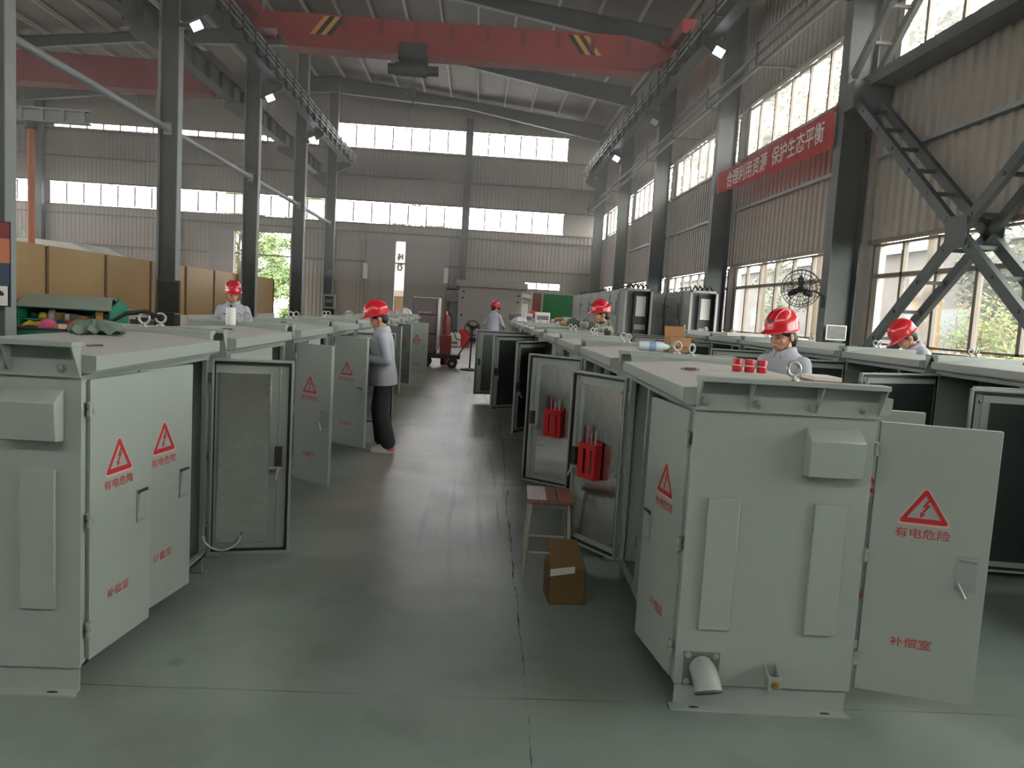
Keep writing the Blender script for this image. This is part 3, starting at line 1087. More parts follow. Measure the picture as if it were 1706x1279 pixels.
for x0, x1, z0, z1 in [(XL, -23.5, 10.13, 11.4), (-23.5, -9.2, 10.45, 11.4), (-17.3, -16.7, 10.1, 10.5), (-9.2, -8.2, 10.13, 11.4), (-1.1, -0.75, 10.13, 11.4), (4.62, XR, 10.13, 11.4)]:
    mb.box(x0, x1, YF - 0.02, YF + 0.06, z0, z1)
struct(mb.build('wall_far', 'sheet', smooth=0))
window_band(2.6, 4.65, 2.9, 3.3, step=0.7, x=YF, along='x', fixedpane='pane_far')
for z in (3.9, 5.55, 6.0, 7.25, 8.6, 10.0):
    trim(XL, XR, YF - 0.16, YF - 0.06, z - 0.04, z + 0.04, 'frame')
for x in (-24.1, -17.0, -8.45, -0.92):
    struct(MB().box(x - 0.2, x + 0.2, YF - 0.45, YF - 0.08, 0, 12.0).build('steel_column', 'steel', smooth=0), 'dark steel wall post against the far wall at x', 'column')['label'] = {-24.1: 'dark steel wall post of the far wall, leftmost of the visible posts', -17.0: 'dark steel wall post of the far wall left of the leafy doorway', -8.45: 'dark steel wall post of the far wall between the leafy doorway and the grey gate', -0.92: 'dark steel wall post of the far wall just right of the grey gate'}[x]
# left side wall and the near end wall behind the camera
for z0, z1 in ((0, 1.4), (3.1, 5.9), (7.16, 12)):
    struct(MB().box(XL - 0.1, XL, Y0, YF, z0, z1).build('wall_left', 'sheet', smooth=0))
for k in range(6):  # unseen windows added here to bring light to the left side
    struct(MB().box(XL - 0.1, XL, E0[k + 1] - 0.5, E0[k + 1], 1.4, 7.16).build('wall_left', 'sheet', smooth=0))
    window_band(E0[k], E0[k + 1] - 0.5, 1.4, 3.1, 2.56, step=1.8, x=XL - 0.05)
    window_band(E0[k], E0[k + 1] - 0.5, 5.92, 7.16, step=1.8, x=XL - 0.05)
for z0, z1 in ((0, 10.15), (11.38, 13.6)):
    struct(MB().box(XL, XR, Y0 - 0.1, Y0, z0, z1).build('wall_near', 'sheet', smooth=0))
for a0, a1 in ((-24.0, -9.0), (-8.2, 6.2)):  # unseen high windows added as fill light from behind the camera
    window_band(a0, a1, 10.15, 11.38, step=1.9, x=Y0 - 0.05, along='x')
def roof_slab(x0, x1):
    mb = MB()
    for (a, b) in ((x0, x1),):
        mb.hexa([(a, Y0 - 0.1, roof_z(a)), (b, Y0 - 0.1, roof_z(b)), (b, YF + 0.3, roof_z(b)), (a, YF + 0.3, roof_z(a)),
                 (a, Y0 - 0.1, roof_z(a) + 0.1), (b, Y0 - 0.1, roof_z(b) + 0.1), (b, YF + 0.3, roof_z(b) + 0.1), (a, YF + 0.3, roof_z(a) + 0.1)])
    struct(mb.build('ceiling', 'foil', smooth=0))
roof_slab(-8.1, XR + 0.4)
roof_slab(XL - 0.3, -8.1)
# purlins
x = XR - 0.25
while x > -24:
    z = roof_z(x)
    mb = MB()
    mb.box(x - 0.035, x + 0.035, 2, YF - 0.1, z - 0.045, z - 0.03 + 0.02)
    mb.box(x - 0.035, x - 0.028, 2, YF - 0.1, z - 0.19, z - 0.03)
    mb.box(x - 0.035, x + 0.03, 2, YF - 0.1, z - 0.195, z - 0.185)
    p = mb.build('roof_purlin', 'purlin', smooth=0)
    struct(p)
    x -= 1.42
# H-section columns
def hsec(mb, x0, x1, yc, w, z0, z1, tf=0.025, tw=0.015):
    mb.m = 1
    mb.box(x0, x0 + tf, yc - w / 2, yc + w / 2, z0, z1)
    mb.box(x1 - tf, x1, yc - w / 2, yc + w / 2, z0, z1)
    mb.m = 0
    mb.box(x0 + tf, x1 - tf, yc - tw / 2, yc + tw / 2, z0, z1)
RCL = {13.4: 'big dark steel column nearest on the window side, banner tied to it', 20.6: 'second steel column from the near end of the window side', 27.8: 'third steel column from the near end of the window side', 35.0: 'fourth steel column from the near end of the window side', 42.2: 'last steel column of the window side at the far corner'}
LCL = {13.4: 'dark steel column at the left edge of view with posters on it', 20.6: 'dark steel column standing behind the left row, framed board on its foot', 27.8: 'dark steel column behind the helmeted worker by the gold partition', 35.0: 'dark steel column in front of the leafy doorway', 42.2: 'slim far steel column of the left line near the far wall'}
for y in FR + [6.2, -1.0]:
    mb = MB()
    hsec(mb, 6.08, 6.6, y, 0.28, 0, roof_z(6.6) - 0.5)
    c = struct(mb.build('steel_column', ['steel', 'steel'], smooth=0))
    if y in RCL:
        c['label'] = RCL[y]
        c['category'] = 'column'
    mb = MB()
    hsec(mb, -8.36, -7.84, y, 0.28, 0, roof_z(-8.1) - 0.6)
    c = struct(mb.build('steel_column', ['steel', 'steel_l'], smooth=0))  # paler flanges: light catching their edges is put into the colour
    if y in LCL:
        c['label'] = LCL[y]
        c['category'] = 'column'
# rafters
def rafter(y, xa, xb, da, db):
    mb = MB()
    n = 8
    for j in range(n):
        p, q = xa + (xb - xa) * j / n, xa + (xb - xa) * (j + 1) / n
        d0, d1 = da + (db - da) * j / n, da + (db - da) * (j + 1) / n
        zp, zq = roof_z(p) - 0.2, roof_z(q) - 0.2
        def seg(w, t0, t1, m):
            mb.m = m
            mb.hexa([(p, y - w, zp - t0(d0)), (q, y - w, zq - t0(d1)), (q, y + w, zq - t0(d1)), (p, y + w, zp - t0(d0)),
                     (p, y - w, zp - t1(d0)), (q, y - w, zq - t1(d1)), (q, y + w, zq - t1(d1)), (p, y + w, zp - t1(d0))])
        seg(0.11, lambda d: d, lambda d: d - 0.02, 1)  # paler bottom flange: the light on it is put into the colour
        seg(0.11, lambda d: 0.02, lambda d: 0.0, 0)
        seg(0.01, lambda d: d - 0.02, lambda d: 0.02, 0)
    struct(mb.build('roof_rafter', ['steel', 'steel_l'], smooth=0))
for y in FR + [6.2]:
    rafter(y, 6.3, -1.2, 0.85, 0.42)
    rafter(y, -1.2, -8.1, 0.42, 0.85)
    rafter(y, -8.1, -15.5, 0.85, 0.42)
    rafter(y, -15.5, -24.0, 0.42, 0.6)
# horizontal strut tubes along the left column line
for i in range(4):
    MBt = MB()
    MBt.cyl((-8.1, FR[i] + 0.15, 5.7), (-8.1, FR[i + 1] - 0.15, 5.7), 0.085, n=12)
    MBt.box(-8.2, -8.0, FR[i] + 0.14, FR[i] + 0.17, 5.55, 5.85)
    MBt.box(-8.2, -8.0, FR[i + 1] - 0.17, FR[i + 1] - 0.14, 5.55, 5.85)
    struct(MBt.build('strut_tube', 'steel_l'))
# ladder cross-bracing on the right wall bay, between the columns at 6.2 and 13.4 m
def ladder_brace(y0, z0, y1, z1, label):
    t = thing('ladder_brace', label, 'brace', (0, 0, 0))
    d = Vector((0, y1 - y0, z1 - z0))
    n = Vector((0, -d.z, d.y)).normalized() * 0.075
    for x0, x1 in ((6.12, 6.2), (6.52, 6.6)):
        mb = MB()
        a, b = Vector((0, y0, z0)), Vector((0, y1, z1))
        q = [a - n, b - n, b + n, a + n]
        mb.add([(x0, p.y, p.z) for p in q] + [(x1, p.y, p.z) for p in q], [(0, 3, 2, 1), (4, 5, 6, 7), (0, 1, 5, 4), (1, 2, 6, 5), (2, 3, 7, 6), (3, 0, 4, 7)])
        mb.build('brace_rail', 'steel', t, smooth=0)
    L = d.length
    k = int(L / 0.62)
    for j in range(1, k):
        p = Vector((0, y0, z0)) + d * (j / k)
        MB().box(6.1, 6.62, p.y - 0.03, p.y + 0.03, p.z - 0.025, p.z + 0.025).build('rung', 'steel', t, smooth=0)
    t['kind'] = 'structure'
ladder_brace(13.2, 5.6, 6.4, 0.3, 'ladder brace running down to the right from the big window-side column')
ladder_brace(13.2, 0.3, 6.4, 5.6, 'ladder brace running up to the right from the foot of the big column')
ladder_brace(13.2, 5.9, 6.4, 11.4, 'upper ladder brace rising to the right across the high windows')
mb = MB()
for xx in (6.1, 6.6):
    mb.box(xx, xx + 0.02, 9.58, 10.02, 2.74, 3.16)
gp = struct(mb.build('gusset_plate', 'steel', smooth=0))
struct(MB().box(6.05, 6.65, 12.9, 13.3, 5.3, 5.75).build('gusset_plate', 'steel', smooth=0))
struct(MB().box(6.3, 6.7, 6.3, 13.3, 5.68, 5.86).build('beam', 'steel', smooth=0))
# crane runway beams
def runway(x, z0, z1, label, inner):
    mb = MB()
    mb.box(x - 0.16, x + 0.16, 3, YF - 1, z1 - 0.03, z1)
    mb.box(x - 0.16, x + 0.16, 3, YF - 1, z0, z0 + 0.03)
    mb.box(x - 0.01, x + 0.01, 3, YF - 1, z0 + 0.03, z1 - 0.03)
    y = 3.6
    while y < YF - 1.2:
        mb.box(x - 0.14, x + 0.14, y - 0.008, y + 0.008, z0 + 0.03, z1 - 0.03)
        y += 1.2
    o = struct(mb.build('crane_runway', 'steel', smooth=0))
    mb = MB()
    mb.box(x - 0.04, x + 0.04, 3, YF - 1, z1, z1 + 0.11)
    struct(mb.build('crane_rail', 'orange', smooth=0))
    # collector bars on brackets
    q = MB()
    for k in range(3):
        zz = z0 + 0.15 + 0.17 * k
        q.box(x + inner * 0.34 - 0.012, x + inner * 0.34 + 0.012, 3, YF - 1, zz, zz + 0.05)
    struct(q.build('collector_bars', 'steel_l', smooth=0))
    q = MB()
    y = 3.6
    while y < YF - 1.2:
        q.box(min(x, x + inner * 0.38), max(x, x + inner * 0.38), y - 0.03, y + 0.03, z0 + 0.06, z0 + 0.1)
        q.box(x + inner * 0.36 - 0.02, x + inner * 0.36 + 0.02, y - 0.03, y + 0.03, z0 + 0.06, z1 - 0.1)
        y += 1.2
    struct(q.build('collector_brackets', 'steel', smooth=0))
runway(5.75, 8.95, 9.62, '', -1)
runway(-7.35, 8.95, 9.62, '', 1)
runway(-8.85, 8.2, 8.85, '', -1)
for y in FR + [6.2]:
    mb = MB()
    mb.prism([(6.1, 8.93), (5.5, 8.93), (5.5, 8.75), (6.1, 8.4)], y - 0.12, y + 0.12, 'y')
    mb.prism([(-7.85, 8.93), (-7.1, 8.93), (-7.1, 8.75), (-7.85, 8.4)], y - 0.12, y + 0.12, 'y')
    mb.prism([(-8.35, 8.18), (-9.1, 8.18), (-9.1, 8.0), (-8.35, 7.6)], y - 0.12, y + 0.12, 'y')
    struct(mb.build('crane_corbel', 'steel', smooth=0))
# service pipes along the right columns, on brackets
for k, (px, pz, r) in enumerate([(5.96, 7.62, 0.045), (5.84, 7.5, 0.035), (5.98, 7.36, 0.05), (5.86, 7.28, 0.03)]):
    q = MB()
    q.cyl((px, 4, pz), (px, YF - 0.5, pz), r, n=10)
    o = q.build('service_pipe', 'steel_l' if k % 2 == 0 else 'steel')
    tag(o, ['uppermost service pipe running along the window-side columns', 'thin service pipe second from the top along the window-side columns', 'thick service pipe third from the top along the window-side columns', 'lowest thin service pipe along the window-side columns'][k], 'pipe', 'service pipes on the window side')
for y in FR:
    for dy in (0.0, 3.6):
        q = MB()
        q.box(5.72, 6.1 if dy == 0 else 6.62, y + dy - 0.03, y + dy + 0.03, 7.2, 7.24)
        q.box(5.72, 5.76, y + dy - 0.03, y + dy + 0.03, 7.2, 7.7)
        struct(q.build('pipe_bracket', 'steel', smooth=0))

# floodlights -------------------------------------------------------
def floodlight(x, y, z, dirx, label, on=True):
    t = thing('floodlight', label, 'light', (x, y, z), 0, 'floodlights on the columns')
    T = Matrix.Rotation(R_(-25 * dirx), 4, 'Y') @ Matrix.Rotation(R_(20), 4, 'X')
    q = MB()
    q.T = T
    q.box(-0.17, 0.17, -0.09, 0.05, -0.13, 0.13)
    q.build('housing', 'dark', t, 0.01)
    q = MB()
    q.T = T
    q.box(-0.13, 0.13, -0.1, -0.09, -0.1, 0.1)
    q.build('lens', 'lens' if on else 'white', t)
    q = MB()
    q.box(min(0, -dirx * 0.5), max(0, -dirx * 0.5), 0.04, 0.22, 0.02, 0.06)
    q.build('bracket', 'steel', t)
floodlight(-7.35, 20.3, 8.22, 1, 'bright floodlight high on the steel column behind the left row')
floodlight(-7.45, 27.5, 8.38, 1, 'lit floodlight on the second column of the left line, under the crane rail')
floodlight(-7.55, 34.7, 8.52, 1, 'small lit floodlight on the far column of the left line')
floodlight(5.85, 20.3, 8.56, -1, 'lit floodlight on the window-side column just above the pipes')
floodlight(5.85, 27.5, 8.5, -1, 'floodlight on the third window-side column, seen edge on', False)
floodlight(5.8, 34.7, 8.62, -1, 'far lit floodlight on the fourth window-side column')

# overhead crane ----------------------------------------------------
t = thing('bridge_crane', 'red overhead travelling crane with striped girder ends spanning the hall', 'crane', (0, 24, 9.0))
mb = MB()
mb.prism([(-6.3, 0.78), (-6.3, 0.35), (-5.9, 0.0), (4.6, 0.06), (5.35, 0.42), (5.35, 0.78), (3.9, 1.0), (-6.0, 0.94)], -0.28, 0.28, 'y')
g = mb.build('girder', 'crane', t, 0.01)
q = MB()
q.box(-6.0, 4.6, -0.34, 0.34, -0.03, 0.03)
q.build('girder_flange', 'crane', t)
for xs, sg in ((-5.35, 1), (3.3, -1)):
    for k, c in enumerate(('yellow', 'black', 'yellow', 'black')):
        a = xs + sg * k * 0.16
        q = MB()
        zl, zh = 0.36, 0.9
        o2 = 0.42 * sg
        q.prism([(a, zl), (a + 0.15 * sg, zl), (a + 0.15 * sg + o2, zh), (a + o2, zh)], -0.285, -0.28, 'y')
        q.build('hazard_stripe', c, t, smooth=0)
for x in (-7.0, 5.55):
    q = MB()
    q.box(x - 0.2, x + 0.2, -1.6, 1.6, 0.73, 1.12)
    q.box(min(x, x + (0.9 if x < 0 else -0.4)), max(x, x + (0.9 if x < 0 else -0.4)), -0.26, 0.26, 0.45, 0.95)
    q.build('end_carriage', 'crane', t, 0.01)
for k in range(9):
    MB().box(-4.4 + k * 1.05, -4.25 + k * 1.05, -0.3, -0.28, 0.5, 0.92).build('web_stiffener', 'crane_d', t)
h = thing('chain_hoist', 'dark electric hoist trolley hanging under the red crane girder', 'hoist', (-2.3, 24, 9.0))
q = MB()
for dx in (-0.22, 0.22):
    for dy in (-0.345, 0.345):
        q.cyl((dx, dy - 0.04, 0.158), (dx, dy + 0.04, 0.158), 0.12, n=14)
q.build('trolley_wheel', 'dark', h)
q = MB()
q.box(-0.42, 0.42, -0.45, -0.40, -0.2, 0.28)
q.box(-0.42, 0.42, 0.40, 0.45, -0.2, 0.28)
q.box(-0.42, 0.42, -0.45, 0.45, -0.22, -0.16)
q.build('trolley_frame', 'dark', h)
q = MB()
q.cyl((-0.55, 0, -0.38), (0.4, 0, -0.38), 0.2, n=20)
q.cyl((0.4, 0, -0.38), (0.75, 0, -0.38), 0.15, n=16)
q.cyl((-0.75, 0, -0.38), (-0.55, 0, -0.38), 0.16, n=16)
q.build('hoist_body', 'dark', h)
q = MB()
for dx in (-0.05, 0.05):
    q.cyl((dx, 0, -0.55), (dx, 0, -0.95), 0.012, n=6)
q.build('hoist_rope', 'dark', h)
q = MB()
q.box(-0.12, 0.12, -0.06, 0.06, -1.2, -0.92)
q.sweep([(0, 0, -1.2), (0, 0, -1.28), (0.06, 0, -1.36), (0.0, 0, -1.42), (-0.06, 0, -1.38)], 0.02, 8)
q.build('hook_block', 'steel', h)
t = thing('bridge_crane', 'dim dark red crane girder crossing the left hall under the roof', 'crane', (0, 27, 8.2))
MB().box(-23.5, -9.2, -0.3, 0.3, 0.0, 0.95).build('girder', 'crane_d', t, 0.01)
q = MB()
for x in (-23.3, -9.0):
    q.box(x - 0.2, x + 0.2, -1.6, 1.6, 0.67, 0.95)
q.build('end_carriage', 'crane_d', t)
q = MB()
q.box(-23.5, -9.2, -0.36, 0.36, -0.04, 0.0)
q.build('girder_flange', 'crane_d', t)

# banner -------------------------------------------------------------
t = thing('banner', 'red cloth banner with white slogan under the high windows', 'banner', (0, 0, 0))
mb = MB()
ny = 44
yb0, yb1 = 13.5, 19.9
zt0, zt1, zb0, zb1 = 5.47, 5.42, 4.78, 4.91
BX = 6.03
def bx_(a):
    return BX + 0.02 * math.sin(a * 37) + 0.03 * math.sin(a * 11)
for th in (0.0,):
    vs, fs = [], []
    for i in range(ny + 1):
        a = i / ny
        y = yb0 + (yb1 - yb0) * a
        for j in range(5):
            b = j / 4
            zt = zt0 + (zt1 - zt0) * a
            zb = zb0 + (zb1 - zb0) * a
            vs.append((bx_(a) + 0.02 * math.sin(b * 5 + a * 20), y, zb + (zt - zb) * b - 0.05 * math.sin(PI * a) * 0.4))
    for i in range(ny):
        for j in range(4):
            fs.append((i * 5 + j, i * 5 + 5 + j, i * 5 + 6 + j, i * 5 + 1 + j))
    mb.add(vs, fs)
cl = mb.build('cloth', 'banner', t)
md = cl.modifiers.new('thick', 'SOLIDIFY')
md.thickness = 0.004
for txt, yc, w in (('合理利用资源', 17.76, 2.65), ('保护生态平衡', 14.96, 2.45)):
    lettering('lettering', txt, (5.965, yc, 5.11), (0, -1, 0), (0, 0, 1), w, 0.39, 'bannertext', t, 0.012)
q = MB()
q.cyl((6.05, yb0 - 0.02, 4.74), (6.05, yb0 - 0.02, 5.52), 0.015, n=6)
q.build('banner_rod', 'brown', t)

# haze volume added in the far hall to imitate lens glare round the windows
hz = bpy.data.materials.new('glare_haze')
hz.use_nodes = True
for n in list(hz.node_tree.nodes):
    hz.node_tree.nodes.remove(n)
ho = hz.node_tree.nodes.new('ShaderNodeOutputMaterial')
hv = hz.node_tree.nodes.new('ShaderNodeVolumeScatter')
hv.inputs['Density'].default_value = 0.0072
hv.inputs['Anisotropy'].default_value = 0.35
hv.inputs['Color'].default_value = (1.0, 0.985, 0.96, 1)
hz.node_tree.links.new(hv.outputs[0], ho.inputs['Volume'])
M['haze'] = hz
hazeo = MB().box(XL + 0.3, XR - 0.2, 6.0, YF - 0.3, 2.7, 11.1).build('hall_haze', 'haze', smooth=0)
tag(hazeo, 'pale haze under the roof of the far hall, standing in for window glare', 'haze', kind='stuff')

# ------------------------------------------------------------------ things on and around the cabinets
def roofz(lx, W=0.74):
    return 1.366 - (1.366 - 1.338) * abs(lx) / (W / 2 + 0.055)

# crumpled cloth on the first left cabinet
def crumple(name, cx, cy, z0, rx, ry, h, m, label, cat, seed=3, amp=0.35):
    rnd = random.Random(seed)
    ph = [rnd.uniform(0, 6.28) for _ in range(12)]
    nu, nv = 56, 18
    vs = []
    for j in range(nv + 1):
        r = j / nv
        for i in range(nu):
            a = 2 * PI * i / nu
            edge = 1 + 0.12 * math.sin(3 * a + ph[0]) + 0.09 * math.sin(5 * a + ph[1]) + 0.05 * math.sin(11 * a + ph[2])
            x, y = rx * r * edge * math.cos(a), ry * r * edge * math.sin(a)
            f = (1 - r ** 3)
            fold = math.sin(24 * x + 4 * math.sin(9 * y + ph[3]) + ph[4]) * 0.5 + math.sin(30 * y + 4 * math.sin(13 * x + ph[5]) + ph[6]) * 0.4 + 0.25 * math.sin(70 * x - 60 * y + ph[7])
            z = h * f * (0.66 + amp * fold * 0.6 * min(1.0, 3 * r)) + 0.012 * (1 + math.sin(13 * a)) * r
            vs.append((x, y, max(0.002, z)))
    fs = []
    for j in range(nv):
        for i in range(nu):
            fs.append((j * nu + i, j * nu + (i + 1) % nu, (j + 1) * nu + (i + 1) % nu, (j + 1) * nu + i))
    fs.append(tuple(nv * nu + i for i in range(nu - 1, -1, -1)))
    mb = MB()
    mb.add(vs, fs)
    o = mb.build(name, m, smooth=60)
    o.location = (cx, cy, z0)
    return tag(o, label, cat)
crumple('cloth', LX - 0.045, 3.95, 1.3665, 0.125, 0.15, 0.09, 'cloth', 'crumpled grey green cloth lying on the roof of the near left cabinet', 'cloth')

# pliers-like tool on the same roof
t = thing('pliers', 'small pliers lying on the roof of the near left cabinet', 'tool', (LX + 0.265, 3.3, roofz(0.27) + 0.004), R_(35))
q = MB()
q.sweep([(-0.05, 0.012, 0.004), (-0.01, 0.003, 0.006), (0.012, -0.004, 0.006)], 0.006, 8)
q.sweep([(-0.05, -0.012, 0.004), (-0.01, -0.003, 0.006), (0.012, 0.004, 0.006)], 0.006, 8)
q.build('grip', 'brown', t)
q = MB()
q.prism([(0.005, -0.011), (0.045, -0.005), (0.045, 0.005), (0.005, 0.011)], 0.0, 0.012, 'z')
q.build('jaw', 'dark', t)
t.scale = (0.65, 0.65, 0.65)
def clip(x, y, z, rz, label):
    t = thing('cable_clip', label, 'fitting', (x, y, z), rz)
    MB().box(-0.03, 0.03, -0.012, 0.012, 0, 0.012).build('clip_base', 'brown', t, 0.002)
    MB().cyl((-0.05, 0, 0.006), (0.05, 0, 0.006), 0.005, n=8).build('pin', 'zinc', t)
clip(LX + 0.16, 5.35, roofz(0.16) + 0.004, 0.4, 'small metal clip on the roof of the second left cabinet')
px, py = place(Rrow[0], -0.2, 0.83)
clip(px, py, roofz(0.2) + 0.004, 0.2, 'rusty metal clip on the roof of the near right cabinet')
clip(LX + 0.05, 7.3, roofz(0.05) + 0.006, 0.9, 'small metal clip on the roof of the third left cabinet')

# red insulators on the right cabinet
for k in range(3):
    px, py = place(Rrow[0], 0.03 + 0.063 * k, 0.80)
    t = thing('insulator', ['red spool insulator on the near right cabinet roof, leftmost of three', 'red spool insulator on the near right cabinet roof, middle of three', 'red spool insulator on the near right cabinet roof, rightmost of three'][k], 'insulator', (px, py, 1.366 - 0.0015 * k), 0, 'red insulators on the near right cabinet')
    MB().lathe([(0.026, 0), (0.028, 0.004), (0.028, 0.028), (0.024, 0.032), (0.024, 0.038), (0.028, 0.042), (0.028, 0.066), (0.026, 0.07)], n=22).build('spool', 'redwhite', t)
    MB().lathe([(0.024, 0.0325), (0.0247, 0.034), (0.0247, 0.036), (0.024, 0.0375)], n=22).build('cream_groove', 'cream', t)
    t.scale = (0.88, 0.88, 0.92)

# notebook and papers near right edge of that roof
px, py = place(Rrow[0], 0.345, 0.5)
t = thing('notebook', 'open brown notebook at the right edge of the near right cabinet roof', 'notebook', (px, py, 1.356), R_(-5))
q = MB()
q.box(-0.075, 0.055, -0.1, 0.1, 0.0, 0.012)
q.build('cover', 'wood', t, 0.001)
q = MB()
q.box(-0.07, 0.05, -0.095, 0.095, 0.012, 0.03)
q.build('pages', 'paper', t, 0.001)

# bottle lying on the second right cabinet
t = thing('water_bottle', 'clear plastic bottle with green cap lying on the second right cabinet roof', 'bottle', (1.20, 5.62, 1.369), R_(-90))
q = MB()
q.T = Matrix.Translation((0, 0, 0.036)) @ Matrix.Rotation(R_(-90), 4, 'X')
q.lathe([(0.03, 0), (0.035, 0.012), (0.034, 0.05), (0.036, 0.06), (0.034, 0.1), (0.036, 0.14), (0.035, 0.17), (0.018, 0.215), (0.0145, 0.225), (0.0145, 0.235)], n=20)
q.build('bottle_body', 'clearplastic', t)
q = MB()
q.T = Matrix.Translation((0, 0, 0.036)) @ Matrix.Rotation(R_(-90), 4, 'X')
q.lathe([(0.0165, 0.232), (0.017, 0.236), (0.017, 0.252), (0.015, 0.255)], n=18)
q.build('cap', 'teal', t)
q = MB()
q.T = Matrix.Translation((0, 0, 0.036)) @ Matrix.Rotation(R_(-90), 4, 'X')
q.lathe([(0.0352, 0.075), (0.0365, 0.076), (0.0365, 0.125), (0.0352, 0.126)], n=20)
q.build('label_wrap', 'bottlewrap', t)

# open cardboard box beside it, standing on the walkway-side roof
def open_box(name, x, y, z, w, d, h, label, rz=0.0, flaps=True, taped=False):
    t = thing(name, label, 'box', (x, y, z), rz)
    q = MB()
    th = 0.006
    q.box(-w / 2, w / 2, -d / 2, -d / 2 + th, 0, h)
    q.box(-w / 2, w / 2, d / 2 - th, d / 2, 0, h)
    q.box(-w / 2, -w / 2 + th, -d / 2 + th, d / 2 - th, 0, h)
    q.box(w / 2 - th, w / 2, -d / 2 + th, d / 2 - th, 0, h)
    q.box(-w / 2, w / 2, -d / 2, d / 2, 0, th)
    q.build('carton', 'card', t)
    if flaps:
        for (ax, sg, ln, an) in (('y', 1, d * 0.5, 25), ('y', -1, d * 0.4, 160), ('x', 1, w * 0.4, 120)):
            q = MB()
            if ax == 'y':
                q.T = Matrix.Translation((0, sg * (d / 2 - th / 2), h)) @ Matrix.Rotation(-sg * R_(an - 0), 4, 'X')
                q.box(-w / 2 + 0.004, w / 2 - 0.004, -th / 2, th / 2, 0, ln)
            else:
                q.T = Matrix.Translation((sg * (w / 2 - th / 2), 0, h)) @ Matrix.Rotation(sg * R_(an), 4, 'Y')
                q.box(-th / 2, th / 2, -d / 2 + 0.01, d / 2 - 0.01, 0, ln)
            q.build('flap', 'card', t)
    return t
bx = open_box('cardboard_box', 1.86 + 0.0, 6.86 + 0.25, 1.0, 0.17, 0.18, 0.12, 'small open cardboard box on a stand beside the second right cabinet')
bx.location = (1.59, 6.0, 1.354)
bx['label'] = 'small open cardboard box on the second right cabinet roof beside the bottle'

# white canister on second left cabinet
t = thing('canister', 'white cylindrical canister standing on a left row cabinet in front of a worker', 'canister', (-1.93, 6.24, roofz(0.08) - 0.002))
MB().lathe([(0.033, 0), (0.036, 0.003), (0.036, 0.125), (0.033, 0.135), (0.016, 0.138)], n=22).build('can', 'white', t)
MB().lathe([(0.010, 0.136), (0.010, 0.155), (0.007, 0.157)], n=12).build('nozzle', 'dark', t)
t.location = (-1.885, 6.02, 1.3665)

# hand shackles and a black sling where the first two left cabinets meet
t = thing('lifting_sling', 'black webbing sling draped over the far rim of the near left cabinet', 'sling', (-1.855, 4.42, 1.399))
q = MB()
pts = [(-0.20, 0.0, 0.006), (-0.16, 0.0, 0.03), (-0.11, 0, 0.062), (-0.05, 0, 0.07), (0.0, 0, 0.078), (0.05, 0, 0.06), (0.09, 0, 0.05)]
q.sweep(pts, 0.012, 8)
q.build('strap', 'black', t)

# red tool holders on two open doors and two dim ones farther back
def holder(door, u, z, label, nx, w=0.17, h=0.24, tools=True):
    """red slotted plastic holder hung on the inner face of a door"""
    t = thing('tool_holder', label, 'holder', (0, 0, 0), 0, 'red tool holders on the open doors')
    bpy.context.view_layer.update()
    mw = door.matrix_world
    s = nx
    o = mw @ Vector((u, 0.0, z))
    t.location = o
    ex = (mw.to_3x3() @ Vector((1, 0, 0))).normalized()
    t.rotation_euler = (0, 0, math.atan2(ex.y, ex.x))
    a, b = -s * 0.0185, -s * 0.075
    y0, y1 = min(a, b), max(a, b)
    q = MB()
    q.box(-w / 2, w / 2, min(a, a - s * 0.006), max(a, a - s * 0.006), 0, h)
    yo = b
    yf0, yf1 = min(yo, yo + s * 0.006), max(yo, yo + s * 0.006)
    xs = [-w / 2, -w / 2 + 0.03, -w / 2 + 0.055, w / 2 - 0.075, w / 2 - 0.05, w / 2]
    q.box(xs[0], xs[1], yf0, yf1, 0, h * 0.93)
    q.box(xs[2], xs[3], yf0, yf1, 0, h * 0.93)
    q.box(xs[4], xs[5], yf0, yf1, 0, h * 0.93)
    for c0, c1 in ((xs[1], xs[2]), (xs[3], xs[4])):
        q.box(c0, c1, yf0, yf1, 0, h * 0.14)
        q.box(c0, c1, yf0, yf1, h * 0.78, h * 0.93)
    q.box(-w / 2, -w / 2 + 0.006, y0, y1, 0, h * 0.93)
    q.box(w / 2 - 0.006, w / 2, y0, y1, 0, h * 0.93)
    q.box(-w / 2, w / 2, y0, y1, 0, 0.006)
    q.build('tray', 'holder', t, 0.002)
    if tools:
        ym = (y0 + y1) / 2
        for k, (dx, hh, m) in enumerate(((-0.05, 0.07, 'zinc'), (-0.01, 0.05, 'zinc'), (0.03, 0.10, 'pink'), (0.06, 0.09, 'dark'))):
            q = MB()
            q.cyl((dx, ym, 0.02), (dx + 0.004, ym, h + hh), 0.008, 0.006, n=8)
            tt = q.build('screwdriver', m, None)
            tt.location = t.location
            tt.rotation_euler = t.rotation_euler
            tag(tt, ['silver tool shaft in the holder nearest the window side', '', '', ''][0] or 'tool', 'tool')
            TOOLS.append((tt, k, label))
    return t
TOOLS = []
def door_of(cab, idx):
    return [c for c in cab.children if c.name.split('.')[0] == 'door'][idx]
holder(door_of(Rrow[0], 1), 0.275, 0.575, 'red tool holder hanging on the nearer open door right of the walkway', -1)
holder(door_of(Rrow[1], 0), 0.24, 0.55, 'red tool holder hanging on the second open door right of the walkway', -1, h=0.25)
holder(door_of(Rrow[3], 1), 0.22, 0.42, 'dim red tool holder inside the third open door right of the walkway', -1, tools=False)
holder(door_of(Rrow[4], 1), 0.30, 0.52, 'dim red tool holder inside the fourth open door right of the walkway', -1, tools=False)
